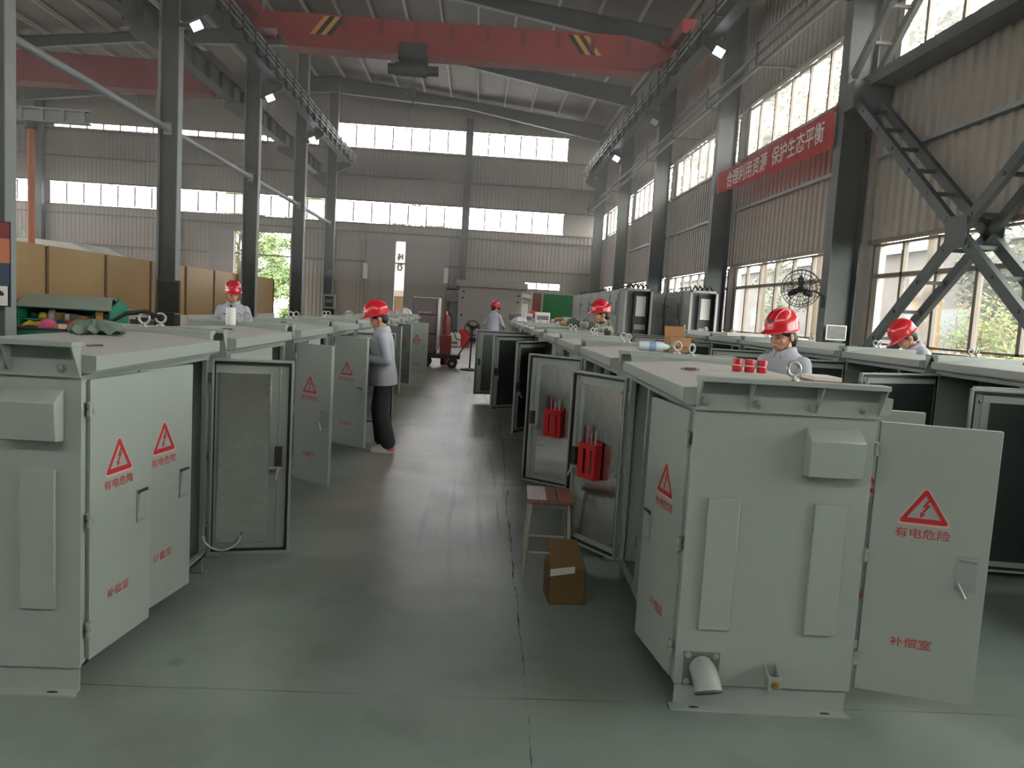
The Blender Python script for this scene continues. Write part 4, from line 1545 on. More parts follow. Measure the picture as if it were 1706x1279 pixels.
for tt, k, lb in TOOLS:
    which = 'nearer' if 'nearer' in lb else 'second'
    tag(tt, ['silver shafted tool at the left slot', 'short silver tool beside the left slot', 'pink handled tool', 'black handled tool'][k] + ' of the red holder on the %s open door' % which, 'tool', 'tools in the red holders')

# stool ----------------------------------------------------------------
t = thing('stool', 'small stool with worn wooden top and pale metal legs right of the walkway', 'stool', (0.515, 4.72, 0), R_(-3))
hw, hd, H = 0.125, 0.17, 0.455
q = MB()
for k in range(3):
    q.box(-hw - 0.02 + k * 0.098, -hw + 0.07 + k * 0.098, -hd - 0.015, hd + 0.015, H, H + 0.022)
q.build('seat', 'wood', t, 0.003)
q = MB()
q.box(-hw - 0.015, -hw + 0.10, -hd - 0.01, hd + 0.01, H + 0.0222, H + 0.0245)
q.build('seat_tape', 'cover', t)
for sx in (-1, 1):
    for sy in (-1, 1):
        q = MB()
        q.cyl((sx * (hw + 0.015), sy * (hd + 0.012), 0), (sx * (hw - 0.01), sy * (hd - 0.01), H), 0.012, n=10)
        q.build('leg', 'stoolmetal', t)
for sy in (-1, 1):
    q = MB()
    q.cyl((-hw - 0.008, sy * (hd + 0.005), 0.15), (hw + 0.008, sy * (hd + 0.005), 0.15), 0.008, n=8)
    q.build('stretcher', 'stoolmetal', t)
for sx in (-1, 1):
    q = MB()
    q.cyl((sx * (hw + 0.01), -hd, 0.1), (sx * (hw + 0.01), hd, 0.1), 0.008, n=8)
    q.build('stretcher', 'stoolmetal', t)
q = MB()
q.ring(-hw, hw, H - 0.03, H, 0.03, -hd, -hd + 0.02)
q.box(-hw, hw, -hd, -hd + 0.015, H - 0.025, H)
q.box(-hw, hw, hd - 0.015, hd, H - 0.025, H)
q.box(-hw, -hw + 0.015, -hd, hd, H - 0.025, H)
q.box(hw - 0.015, hw, -hd, hd, H - 0.025, H)
q.build('apron', 'stoolmetal', t)

# cardboard carton on the floor: battered, tape across the top fold
t = thing('carton', 'battered brown cardboard carton with shiny tape on the floor by the stool', 'box', (0.575, 4.20, 0), R_(4))
q = MB()
q.hexa([(-0.10, -0.10, 0), (0.105, -0.10, 0), (0.11, 0.12, 0), (-0.10, 0.12, 0), (-0.105, -0.115, 0.2), (0.095, -0.11, 0.21), (0.10, 0.10, 0.23), (-0.105, 0.10, 0.215)])
q.build('carton_body', 'oldcard', t, 0.006)
q = MB()
q.hexa([(-0.106, -0.119, 0.2), (0.096, -0.114, 0.21), (0.096, -0.108, 0.212), (-0.106, -0.112, 0.202), (-0.10, 0.03, 0.335), (0.06, 0.03, 0.335), (0.06, 0.036, 0.333), (-0.10, 0.036, 0.333)])
q.build('flap', 'oldcard', t, 0.001)
q = MB()
q.hexa([(-0.107, -0.117, 0.17), (0.03, -0.118, 0.19), (0.03, -0.122, 0.19), (-0.107, -0.121, 0.17), (-0.107, -0.118, 0.21), (0.03, -0.112, 0.225), (0.03, -0.117, 0.225), (-0.107, -0.123, 0.21)])
q.build('tape_strip', 'tape', t)

# ------------------------------------------------------------------ left side of the hall
# workbench with green front
t = thing('workbench', 'green workbench behind the near left cabinet, helmets and caps lying on it', 'bench', (-8.6, 14.12, 0))
MB().box(-1.6, 1.72, -0.45, 0.45, 0.79, 0.83).build('benchtop', 'dark', t, 0.004)
MB().box(-1.6, 1.7, -0.42, -0.38, 0.35, 0.79).build('front_panel', 'green', t)
for sx in (-1.5, 1.6):
    for sy in (-0.38, 0.38):
        MB().box(sx - 0.03, sx + 0.03, sy - 0.03, sy + 0.03, 0, 0.79).build('leg', 'green', t)
MB().box(-1.55, 1.65, 0.38, 0.42, 0.35, 0.79).build('back_panel', 'green', t)

def dome(name, x, y, z, r, m, label, cat, rz=0, brim=True, group=None):
    t = thing(name, label, cat, (x, y, z), rz, group)
    q = MB()
    q.lathe([(r, 0.0), (r * 1.0, r * 0.25), (r * 0.93, r * 0.55), (r * 0.74, r * 0.85), (r * 0.42, r * 1.06), (r * 0.1, r * 1.13)], n=24)
    q.build('shell', m, t, smooth=70)
    if brim:
        q = MB()
        n = 24
        vs = []
        for i in range(n):
            a = 2 * PI * i / n
            ro = r * (1.1 + (0.3 * max(0, math.sin(a)) ** 2))
            vs += [(r * 0.98 * math.cos(a), r * 0.98 * math.sin(a), 0.012), (ro * math.cos(a), ro * math.sin(a), 0.0)]
        fs = [(2 * i, 2 * i + 1, 2 * ((i + 1) % n) + 1, 2 * ((i + 1) % n)) for i in range(n)]
        q.add(vs, fs)
        b = q.build('brim', m, t)
        md = b.modifiers.new('thick', 'SOLIDIFY')
        md.thickness = 0.006
    return t
BZ = 0.839
dome('helmet', -6.98, 13.95, BZ, 0.125, 'helmet', 'red safety helmet at the right end of the green workbench', 'helmet', 0.5, group='helmets on the workbench')
dome('helmet', -7.24, 14.2, BZ, 0.125, 'helmet', 'red safety helmet on the workbench behind the pink cap', 'helmet', 2.2, group='helmets on the workbench')
dome('cap', -7.52, 13.92, BZ, 0.14, 'pink', 'pink cloth cap lying on the green workbench', 'cap', 3.6)
crumple('cloth_bag', -7.86, 14.1, BZ, 0.17, 0.12, 0.12, 'bar_y', 'yellow crumpled bag beside the pink cap on the workbench', 'bag', 5)
crumple('jacket', -7.5, 14.42, BZ, 0.24, 0.12, 0.17, 'blue', 'dark blue folded jacket on the workbench behind the helmets', 'jacket', 8)
t = thing('small_carton', 'small low brown box between the pink cap and the end helmet', 'box', (-7.19, 13.74, BZ))
t.scale = (0.75, 0.8, 1)
MB().box(-0.15, 0.15, -0.08, 0.08, 0, 0.085).build('carton_body', 'card', t, 0.003)
MB().box(-0.03, 0.155, -0.082, -0.079, 0.0, 0.083).build('paper_label', 'cream', t)
t = thing('water_bottle', 'clear plastic water bottle standing on the workbench by the left column', 'bottle', (-8.02, 13.76, BZ))
MB().lathe([(0.032, 0), (0.036, 0.01), (0.034, 0.08), (0.036, 0.1), (0.035, 0.17), (0.018, 0.21), (0.014, 0.22)], n=18).build('bottle_body', 'clearplastic', t)
MB().lathe([(0.017, 0.218), (0.017, 0.238), (0.015, 0.24)], n=14).build('cap', 'white', t)

# green roofed open shelf
t = thing('storage_shelf', 'green open shelf unit with pale pitched roof filled with supplies', 'shelf', (-8.32, 16.4, 0))
t.scale = (0.9, 1, 1)
q = MB()
q.prism([(-0.4, 0), (0.4, 0), (0.4, 1.2), (0.0, 1.36), (-0.4, 1.16)], -1.02, -0.98, 'x')
q.build('side_panel', 'green', t)
q = MB()
q.prism([(-0.4, 0), (0.4, 0), (0.4, 1.2), (0.0, 1.36), (-0.4, 1.16)], 0.98, 1.02, 'x')
q.build('side_panel', 'green', t)
q = MB()
q.hexa([(-1.05, -0.45, 1.13), (1.05, -0.45, 1.13), (0.85, 0.0, 1.37), (-1.05, 0.0, 1.37), (-1.05, -0.45, 1.15), (1.05, -0.45, 1.15), (0.85, 0, 1.39), (-1.05, 0, 1.39)])
q.hexa([(-1.05, 0.45, 1.13), (1.05, 0.45, 1.13), (0.85, 0.0, 1.37), (-1.05, 0.0, 1.37), (-1.05, 0.45, 1.15), (1.05, 0.45, 1.15), (0.85, 0, 1.39), (-1.05, 0, 1.39)])
q.build('roof_panel', 'greenroof', t)
MB().box(-0.98, 0.98, 0.36, 0.4, 0, 1.2).build('back_panel', 'green', t)
for z in (0.1, 0.5, 0.86):
    MB().box(-0.98, 0.98, -0.4, 0.36, z, z + 0.03).build('shelf_board', 'green', t)
for z in (1.11,):
    MB().box(-1.0, 1.0, -0.42, -0.39, z, z + 0.05).build('top_rail', 'green', t)
goods = [(-0.82, 'blue', 0.16, 0.12, 'folded dark blue bag at the left end of the green shelf'), (-0.62, 'bar_y', 0.2, 0.13, 'yellow packet on the green shelf'), (-0.42, 'cover', 0.18, 0.2, 'translucent plastic bag on the green shelf'), (-0.24, 'card', 0.14, 0.14, 'brown carton on the green shelf beside the white tin'), (-0.07, 'white', 0.12, 0.12, 'white tin on the green shelf'), (0.1, 'crate', 0.15, 0.12, 'dull pink carton on the green shelf'), (0.3, 'card', 0.2, 0.1, 'long flat brown carton in the middle of the green shelf'), (0.52, 'blue', 0.09, 0.13, 'narrow blue tin on the green shelf'), (0.68, 'yellow', 0.16, 0.2, 'tall yellow carton near the right end of the green shelf'), (0.87, 'dark', 0.14, 0.16, 'black tool case at the right end of the green shelf')]
for gx, m, w, h, lb in goods:
    nm = 'carton' if 'carton' in lb else 'tin' if 'tin' in lb else 'bag' if 'bag' in lb or 'packet' in lb else 'tool_case'
    q = MB()
    if nm == 'tin':
        q.lathe([(w * 0.45, 0), (w * 0.5, 0.008), (w * 0.5, h - 0.01), (w * 0.45, h)], n=16)
    elif nm == 'bag':
        q.loft([[(w * 0.5 * r * math.cos(a * PI / 6) * (1 + 0.1 * math.sin(3 * a)), 0.09 * r * math.sin(a * PI / 6), zz * h) for a in range(12)] for r, zz in ((0.8, 0), (1, 0.2), (0.95, 0.55), (0.6, 0.9), (0.3, 1.0))])
    else:
        q.box(-w / 2, w / 2, -0.09, 0.09, 0, h)
        q.box(-w / 2 + 0.01, w / 2 - 0.01, -0.01, 0.01, h, h + 0.003)
    o = q.build(nm, m, bevel=0.004)
    o.location = (-8.32 + 0.9 * gx, 16.25, 0.891)
    tag(o, lb, nm.replace('_', ' '), 'goods on the green shelf')
# white baseboard cabinets by the shelf
t = thing('black_tool_box', 'black box standing just right of the green shelf', 'box', (-6.95, 16.4, 0))
MB().box(-0.17, 0.17, -0.2, 0.2, 0, 0.98).build('case', 'dark', t, 0.01)
MB().box(-0.12, 0.12, -0.03, 0.03, 0.98, 1.02).build('handle', 'black', t, 0.005)

# posters on the left column
t = thing('notice_board', 'tall notice board in red, yellow and dark blue on the left column', 'sign', (-8.12, 13.22, 1.2))
for z0, z1, m, nm in ((1.1, 1.36, 'crane_d', 'red_band'), (0.7, 1.1, 'orange', 'orange_band'), (0.0, 0.7, 'blue', 'blue_band')):
    MB().box(-0.6, 0.36, -0.015, 0.0, z0, z1).build(nm, m, t)
MB().box(-0.62, 0.37, 0.0, 0.015, -0.02, 1.38).build('backing', 'dark', t)
q = MB()
for z in (0.50, 0.56, 0.62):
    q.box(-0.5, 0.2, -0.017, -0.0155, z, z + 0.015)
q.build('text_line', 'steel_l', t)
t = thing('paper_notice', 'small white notice with a black drawing under the dark blue board', 'notice', (-8.0, 13.2, 1.22))
MB().box(-0.25, 0.225, -0.03, -0.016, -0.02, 0.3).build('sheet', 'paper', t)
q = MB()
q.prism([(-0.2, 0.14), (0.17, 0.14), (0.17, 0.19), (0.1, 0.24), (-0.08, 0.24), (-0.2, 0.18)], -0.032, -0.0305, 'y')
q.build('drawing', 'black', t)

# gold partition: separate panels between brown posts
px_ = -9.5
ys = [9.4, 12.1, 14.8, 17.5, 20.2, 22.9, 25.6, 28.3, 31.0, 33.7, 36.4]
pw = ['first', 'second', 'third', 'fourth', 'fifth', 'sixth', 'seventh', 'eighth', 'ninth', 'tenth']
plabel = {3: 'gold partition panel beside the left column, leftmost wide one in view', 4: 'gold partition panel above the green shelf', 5: 'gold partition panel just left of the steel column with the framed board', 6: 'gold partition panel just right of the steel column with the framed board', 7: 'gold partition panel left of the helmeted worker', 8: 'gold partition panel behind the helmeted worker', 9: 'farthest gold partition panel in front of the leafy doorway'}
for i in range(2, len(ys) - 1):
    t = thing('partition_panel', plabel.get(i, 'gold partition panel hidden behind the left column, nearest one'), 'partition', (px_, ys[i], 0), 0, 'gold partition panels')
    MB().box(-0.012, 0.012, 0.06, 2.64, 0.86, 2.44).build('sheet', 'gold', t)
    q = MB()
    q.box(-0.018, 0.018, 0.05, 2.65, 1.35, 1.40)
    q.build('mid_rail', 'gold', t)
    MB().box(-0.06, 0.10, 0.04, 2.66, 0, 0.86).build('kick_wall', 'plaster', t)
for i in range(2, len(ys)):
    o = MB().box(px_ - 0.04, px_ + 0.04, ys[i] - 0.045, ys[i] + 0.045, 0, 2.42).build('partition_post', 'brown')
    tag(o, ['', '', 'brown partition post nearest the left column', 'brown partition post at the left end of the green shelf', 'brown partition post above the right of the green shelf', 'brown partition post just before the board-bearing column', 'brown partition post just past the board-bearing column', 'brown partition post left of the helmeted worker', 'brown partition post right behind the helmeted worker', 'brown partition post left of the leafy doorway column', 'brown partition post at the far end of the gold partition'][i], 'post', 'partition posts')

# boxy grey roof of a vehicle body behind the partition
t = thing('box_body', 'large pale grey box body with sloping end behind the gold partition', 'enclosure', (-13.9, 26, -0.0))
q = MB()
q.prism([(-2.2, 0.3), (2.1, 0.3), (2.1, 2.55), (1.2, 2.94), (-2.2, 3.06)], -1.2, 1.2, 'y')
q.build('body', 'white', t, 0.03)
q = MB()
q.box(-1.8, -0.1, -1.25, -1.2, 2.3, 2.8)
q.build('side_panel', 'swd', t)
for x in (-0.6, -0.35):
    MB().cyl((x, -1, 2.97), (x, -1, 3.2), 0.05, n=8).build('vent_pipe', 'white', t)
for x in (-1.6, 1.4):
    MB().box(x - 0.3, x + 0.3, -1.1, 1.1, 0, 0.3).build('skid', 'dark', t)
# orange pole with small jib rail
t = thing('jib_crane', 'orange pole jib crane with short grey arm standing left behind the partition', 'crane', (-12.34, 22, 0))
MB().cyl((0, 0, 0), (0, 0, 5.75), 0.09, n=14).build('pole', 'orange', t)
q = MB()
q.box(-1.6, 1.55, -0.1, 0.1, 5.95, 6.0)
q.box(-1.6, 1.55, -0.1, 0.1, 6.28, 6.33)
q.box(-1.6, 1.55, -0.01, 0.01, 6.0, 6.28)
for k in range(6):
    q.box(-1.4 + k * 0.55, -1.3 + k * 0.55, -0.09, 0.09, 6.0, 6.28)
q.build('arm', 'steel_l', t)
MB().cyl((0, 0, 5.75), (0, 0, 5.95), 0.16, n=14).build('bearing', 'dark', t)

# framed board on left column and the cupboard below it
t = thing('framed_board', 'dark framed notice board on the foot of the left steel column', 'board', (-7.93, 20.28, 1.06))
MB().box(-0.27, 0.27, -0.03, 0.0, 0.0, 0.8).build('panel', 'dark', t)
MB().ring(-0.29, 0.29, -0.02, 0.82, 0.03, -0.045, 0.0).build('frame', 'brown', t)
t = thing('floor_cupboard', 'black floor cupboard beneath the framed board on the steel column', 'cupboard', (-7.9, 20.1, 0))
MB().box(-0.3, 0.3, -0.3, 0.1, 0, 1.02).build('case', 'black', t, 0.01)
MB().box(-0.28, 0.28, -0.315, -0.3, 0.05, 0.98).build('door', 'dark', t, 0.004)
t = thing('control_box', 'grey wall control box with dark screen on a stand by the far left column', 'control box', (-6.25, 33, 0))
MB().box(-0.24, 0.24, -0.1, 0.1, 1.26, 1.86).build('case', 'sw', t, 0.01)
MB().box(-0.17, 0.17, -0.11, -0.1, 1.34, 1.78).build('screen', 'dark', t)
MB().box(-0.15, 0.15, -0.115, -0.11, 1.5, 1.66).build('panel_plate', 'swd', t)
MB().box(-0.2, 0.2, -0.08, 0.08, 0.0, 1.26).build('stand', 'dark', t)

# sliding gate leaves on the far wall and leafy doorway leaf
for nm, x0, x1, lb in (('sliding_gate', -6.35, -4.72, 'grey sliding gate leaf left of the bright gap in the far wall'), ('sliding_gate', -4.18, -1.85, 'grey sliding gate leaf right of the bright gap in the far wall')):
    t = thing(nm, lb, 'gate', ((x0 + x1) / 2, YF - 0.25, 0))
    w = (x1 - x0) / 2
    MB().box(-w, w, -0.05, 0.05, 0.02, 5.12).build('leaf', 'tank', t)
    q = MB()
    q.ring(-w, w, 0.02, 5.12, 0.12, -0.075, -0.05)
    q.box(-0.04, 0.04, -0.07, -0.05, 0.12, 5.0)
    q.build('gate_frame', 'tank', t)
    MB().box(w - 0.12 if x0 > -4.5 else -w - 0.12, w + 0.12 if x0 > -4.5 else -w + 0.12, -0.14, -0.06, 2.95, 3.8).build('gate_bracket', 'white', t)
t = thing('door_leaf', 'grey door leaf folded open left of the leafy doorway', 'door', (-14.3, YF - 0.2, 0))
MB().box(-0.68, 0.68, -0.05, 0.05, 0.02, 5.16).build('leaf', 'tank', t)
MB().ring(-0.68, 0.68, 0.02, 5.16, 0.08, -0.07, -0.05).build('gate_frame', 'tank', t)
# sign board seen outside through the gap
t = thing('roadside_sign', 'white sign with black curling marks seen through the gate gap', 'sign', (-4.9, 48, 0))
MB().box(-1.5, 1.2, 0, 0.05, 2.4, 6.2).build('board', 'white', t)
for x in (-1.3, 1.0):
    MB().box(x - 0.06, x + 0.06, 0.05, 0.14, 0, 6.2).build('post', 'steel', t)
q = MB()
q.sweep([(-0.14, -0.02, 4.62), (-0.02, -0.02, 4.72), (0.0, -0.02, 4.45), (-0.1, -0.02, 4.3), (-0.12, -0.02, 4.5), (0.1, -0.02, 4.55), (0.15, -0.02, 4.7), (0.17, -0.02, 4.35)], 0.05, 8)
q.sweep([(0.0, -0.02, 4.12), (-0.12, -0.02, 3.95), (-0.08, -0.02, 3.72), (0.08, -0.02, 3.7), (0.16, -0.02, 3.9), (0.05, -0.02, 4.0), (0.2, -0.02, 4.12)], 0.055, 8)
q.build('black_mark', 'black', t)
t = thing('low_fence', 'low brown site fence outside beyond the gate gap', 'fence', (-5.0, 47, 0))
MB().box(-2, 2, 0, 0.06, -0.21, 2.45).build('fence_panel', 'brown', t)
MB().box(-2, 2, -0.03, 0.0, 2.1, 2.45).build('top_band', 'tank', t)

# ------------------------------------------------------------------ far end of the walkway
t = thing('transformer_enclosure', 'large pale grey metal enclosure with rounded top lip at the hall end', 'enclosure', (0.62, 37.6, 0.0))
q = MB()
q.box(-1.55, 1.55, 0, 3.4, 0.2, 2.66)
q.build('body', 'tank', t, 0.04)
q = MB()
q.box(-1.75, 1.78, -0.16, 3.5, 2.64, 2.98)
q.build('top_lip', 'tank', t, 0.05)
q = MB()
for k in range(21):
    pass
pts = [(0.15 - 1.05 + 1.05 - 1.0 * math.cos(PI * i / 20), -0.012, 0.42 + 1.0 * math.sin(PI * i / 20)) for i in range(21)]
q.sweep(pts, 0.022, 6)
q.build('round_rib', 'tank', t)
q = MB()
for x, z in ((-1.32, 2.42), (-1.35, 2.12), (-1.38, 1.28), (1.35, 2.35), (1.34, 2.05), (1.32, 1.2)):
    q.cyl((x, 0.02, z), (x, -0.012, z), 0.05, n=12)
q.build('bolt_hole', 'black', t)
q = MB()
q.hexa([(-2.1, 0.4, 1.9), (-1.55, 0.2, 1.9), (-1.55, 2.4, 1.9), (-2.1, 2.4, 1.9), (-2.05, 0.4, 2.4), (-1.55, 0.2, 2.5), (-1.55, 2.4, 2.5), (-2.05, 2.4, 2.4)])
q.box(-2.2, -1.55, 0.3, 2.5, 2.5, 2.57)
q.box(-1.95, -1.55, 0.5, 2.2, 0.2, 1.9)
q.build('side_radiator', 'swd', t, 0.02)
q = MB()
q.box(1.55, 1.85, 0.3, 2.4, 0.9, 2.0)
q.hexa([(1.55, 0.2, 2.3), (2.2, 0.2, 2.2), (2.2, 2.4, 2.2), (1.55, 2.4, 2.3), (1.55, 0.2, 2.5), (2.1, 0.2, 2.4), (2.1, 2.4, 2.4), (1.55, 2.4, 2.5)])
q.build('side_cover', 'white', t, 0.02)
q = MB()
q.box(-1.4, 1.5, 0.1, 3.3, 0, 0.2)
q.build('skid', 'black', t)

# platform cart with its load
t = thing('platform_cart', 'dark platform cart with rubber wheels and a slanting pull handle', 'cart', (-0.91, 20.75, 0))
MB().box(-0.75, 0.52, -0.4, 0.4, 0.25, 0.36).build('deck', 'dark', t, 0.01)
for x in (-0.38, 0.32):
    for y in (-0.33, 0.33):
        q = MB()
        q.cyl((x, y - 0.04, 0.125), (x, y + 0.04, 0.125), 0.125, n=20)
        w = q.build('wheel', 'black', t, 0.01)
        q = MB()
        q.cyl((x, y - 0.05, 0.125), (x, y + 0.05, 0.125), 0.05, n=12)
        q.build('hub', 'steel_l', w)
q = MB()
q.sweep([(0.45, -0.16, 0.32), (0.82, -0.13, 0.9)], 0.018, 8)
q.sweep([(0.45, 0.16, 0.32), (0.82, 0.13, 0.9)], 0.018, 8)
q.sweep([(0.82, -0.2, 0.9), (0.82, 0.2, 0.9)], 0.02, 8)
q.build('pull_handle', 'dark', t)
t = thing('wrapped_crate', 'tall dark crate stack in white stretch wrap on the platform cart', 'crate', (-1.34, 20.75, 0.362))
MB().box(-0.34, 0.30, -0.3, 0.3, 0.0, 1.45).build('crate_body', 'crate', t, 0.01)
q = MB()
q.box(0.302, 0.36, -0.32, 0.32, 0.1, 1.46)
q.box(-0.36, 0.36, -0.32, 0.32, 1.452, 1.475)
q.build('wrap_edge', 'cover', t, 0.015)
for z in (0.5, 1.0):
    MB().box(-0.345, 0.30, -0.305, -0.3, z, z + 0.04).build('strap', 'dark', t)
for k in range(5):
    MB().box(-0.2 + k * 0.07, -0.16 + k * 0.07, -0.306, -0.301, 1.06, 1.10).build('stencil_mark', 'steel_l', t)
t = thing('toolbox', 'dark red metal toolbox on the right of the platform cart deck', 'toolbox', (-0.80, 20.6, 0.362))
MB().box(-0.14, 0.15, -0.16, 0.16, 0, 0.5).build('case', 'crane_d', t, 0.01)
MB().box(0.15, 0.156, -0.13, 0.13, 0.08, 0.42).build('side_plate', 'crane', t)
MB().box(-0.03, 0.03, -0.09, 0.09, 0.5, 0.53).build('handle', 'dark', t)
t = thing('gas_cylinder', 'dark red gas cylinder with valve standing behind the wrapped crate', 'cylinder', (-0.84, 21.6, 0))
MB().lathe([(0.11, 0), (0.115, 0.02), (0.115, 1.2), (0.09, 1.33), (0.04, 1.4)], n=20).build('cylinder_body', 'crane_d', t)
q = MB()
q.cyl((0, 0, 1.39), (0, 0, 1.5), 0.025, n=10)
q.cyl((-0.05, 0, 1.47), (0.05, 0, 1.47), 0.02, n=10)
q.build('valve', 'brass', t)
q = MB()
q.sweep([(0.03, 0, 1.47), (0.14, -0.05, 1.4), (0.2, -0.05, 1.0), (0.3, -0.1, 0.75), (0.42, -0.1, 0.72)], 0.015, 8)
q.build('hose', 'black', t)
# pedestal fan
t = thing('pedestal_fan', 'black pedestal fan on a round base at the end of the walkway', 'fan', (-0.12, 20.1, 0))
MB().lathe([(0.25, 0), (0.25, 0.03), (0.06, 0.06)], n=24).build('base', 'black', t)
MB().cyl((0, 0, 0.05), (0.02, 0, 1.0), 0.022, n=10).build('pole', 'black', t)
q = MB()
q.cyl((0.02, -0.08, 1.1), (0.02, 0.16, 1.1), 0.07, n=14)
q.build('motor', 'black', t)
q = MB()
for a in range(3):
    an = a * 2 * PI / 3 + 0.4
    c, s = math.cos(an), math.sin(an)
    q.hexa([(0.02 + 0.03 * c - 0.02 * s, -0.09, 1.1 + 0.03 * s + 0.02 * c), (0.02 + 0.17 * c - 0.06 * s, -0.1, 1.1 + 0.17 * s + 0.06 * c), (0.02 + 0.17 * c + 0.05 * s, -0.12, 1.1 + 0.17 * s - 0.05 * c), (0.02 + 0.03 * c + 0.02 * s, -0.11, 1.1 + 0.03 * s - 0.02 * c),
            (0.02 + 0.03 * c - 0.02 * s, -0.085, 1.1 + 0.03 * s + 0.02 * c), (0.02 + 0.17 * c - 0.06 * s, -0.095, 1.1 + 0.17 * s + 0.06 * c), (0.02 + 0.17 * c + 0.05 * s, -0.115, 1.1 + 0.17 * s - 0.05 * c), (0.02 + 0.03 * c + 0.02 * s, -0.105, 1.1 + 0.03 * s - 0.02 * c)])
q.build('blade', 'dark', t)
q = MB()
q.torus((0.02, -0.1, 1.1), 0.2, 0.008, 'y', 24, 6)
q.torus((0.02, -0.04, 1.1), 0.19, 0.006, 'y', 24, 6)
for k in range(12):
    an = k * PI / 6
    q.sweep([(0.02 + 0.04 * math.cos(an), -0.15, 1.1 + 0.04 * math.sin(an)), (0.02 + 0.2 * math.cos(an), -0.1, 1.1 + 0.2 * math.sin(an))], 0.003, 4)
q.build('guard', 'black', t)
# white can and red board beyond
t = thing('white_jerrycan', 'white jerrycan with a rounded top standing before the grey enclosure', 'can', (-0.86, 32, 0.02))
q = MB()
q.loft([[(0.24 * r * c_, 0.14 * r * s_, z) for c_, s_ in [(math.copysign(abs(math.cos(a * PI / 12)) ** 0.5, math.cos(a * PI / 12)), math.copysign(abs(math.sin(a * PI / 12)) ** 0.5, math.sin(a * PI / 12))) for a in range(24)]] for r, z in ((0.95, 0), (1, 0.04), (1, 0.42), (0.85, 0.52), (0.4, 0.57))])
q.build('can_body', 'white', t, smooth=60)
MB().torus((0, 0, 0.6), 0.07, 0.018, 'y').build('handle', 'dark', t)
q = MB()
q.box(-0.12, 0.12, -0.155, -0.14, 0.1, 0.2)
q.build('paper_label', 'swd', t)
t = thing('red_board', 'bright red board standing behind the white jerrycan', 'board', (-0.42, 32.4, 0))
MB().box(-0.28, 0.16, 0, 0.05, 0, 0.72).build('sheet', 'holder', t)
MB().box(-0.28, 0.16, 0.05, 0.07, 0.3, 0.36).build('batten', 'brown', t)
t = thing('motor_pump', 'dark red pump set on the floor left of the white jerrycan', 'pump', (-1.75, 32, 0))
MB().cyl((-0.3, 0, 0.35), (0.2, 0, 0.35), 0.22, n=18).build('motor', 'crane_d', t)
MB().box(-0.35, 0.3, -0.2, 0.2, 0, 0.13).build('base', 'dark', t)
MB().cyl((0.2, 0, 0.35), (0.34, 0, 0.35), 0.12, n=14).build('pump_head', 'dark', t)

# switchgear cabinets ------------------------------------------------
def switchgear(x, y0, y1, label, m='sw', W=0.78, H=2.4, wires=False, group='switchgear cabinets by the window wall'):
    t = thing('switchgear_cabinet', label, 'cabinet', (x, y0, 0), 0, group)
    L = y1 - y0 - 0.03
    MB().box(0, W, 0, L, 0, H).build('body', m, t, 0.01)
    for z0, z1, nm in ((0.08, 1.05, 'door'), (1.1, H - 0.12, 'door')):
        d = MB().box(-0.02, 0, 0.05, L - 0.05, z0, z1).build(nm, m, t, 0.006)
        if z0 > 1:
            MB().box(-0.04, -0.02, L - 0.35, L - 0.14, H - 0.42, H - 0.38).build('handle', 'dark', d)
            MB().box(-0.026, -0.02, 0.14, 0.30, H - 0.75, H - 0.32).build('meter_window', 'dark', d)
            q = MB()
            for yy, zz in ((L * 0.35, 1.75), (L * 0.6, 1.75), (L * 0.3, 1.5)):
                q.cyl((-0.03, yy, zz), (-0.02, yy, zz), 0.045, n=10)
            q.build('knob', 'swd', d)
    q = MB()
    rnd = random.Random(int(y0 * 10))
    for k in range(3):
        yy = L * (0.2 + 0.25 * k)
        q.sweep([(W * 0.2, yy, H), (W * 0.3, yy + 0.1, H + 0.12), (W * 0.5, yy + 0.2, H + 0.16), (W * 0.6, yy + 0.3, H)], 0.02, 6)
    q.build('cable_loop', 'dark', t)
    return t
swx = [(20.98 + 0.9, 23.2), (23.25, 25.25), (25.3, 27.3), (27.35, 29.6), (29.65, 32.4)]
swl = ['nearest closed grey switchgear cabinet, next to the open frame with slots', 'second closed grey switchgear cabinet counting from the slotted open frame', 'third closed grey switchgear cabinet counting from the slotted open frame', 'fourth closed grey switchgear cabinet counting from the slotted open frame', 'farthest grey switchgear cabinet, next to the green board']
for (a, b), lb in zip(swx, swl):
    switchgear(4.0, a, b, lb)
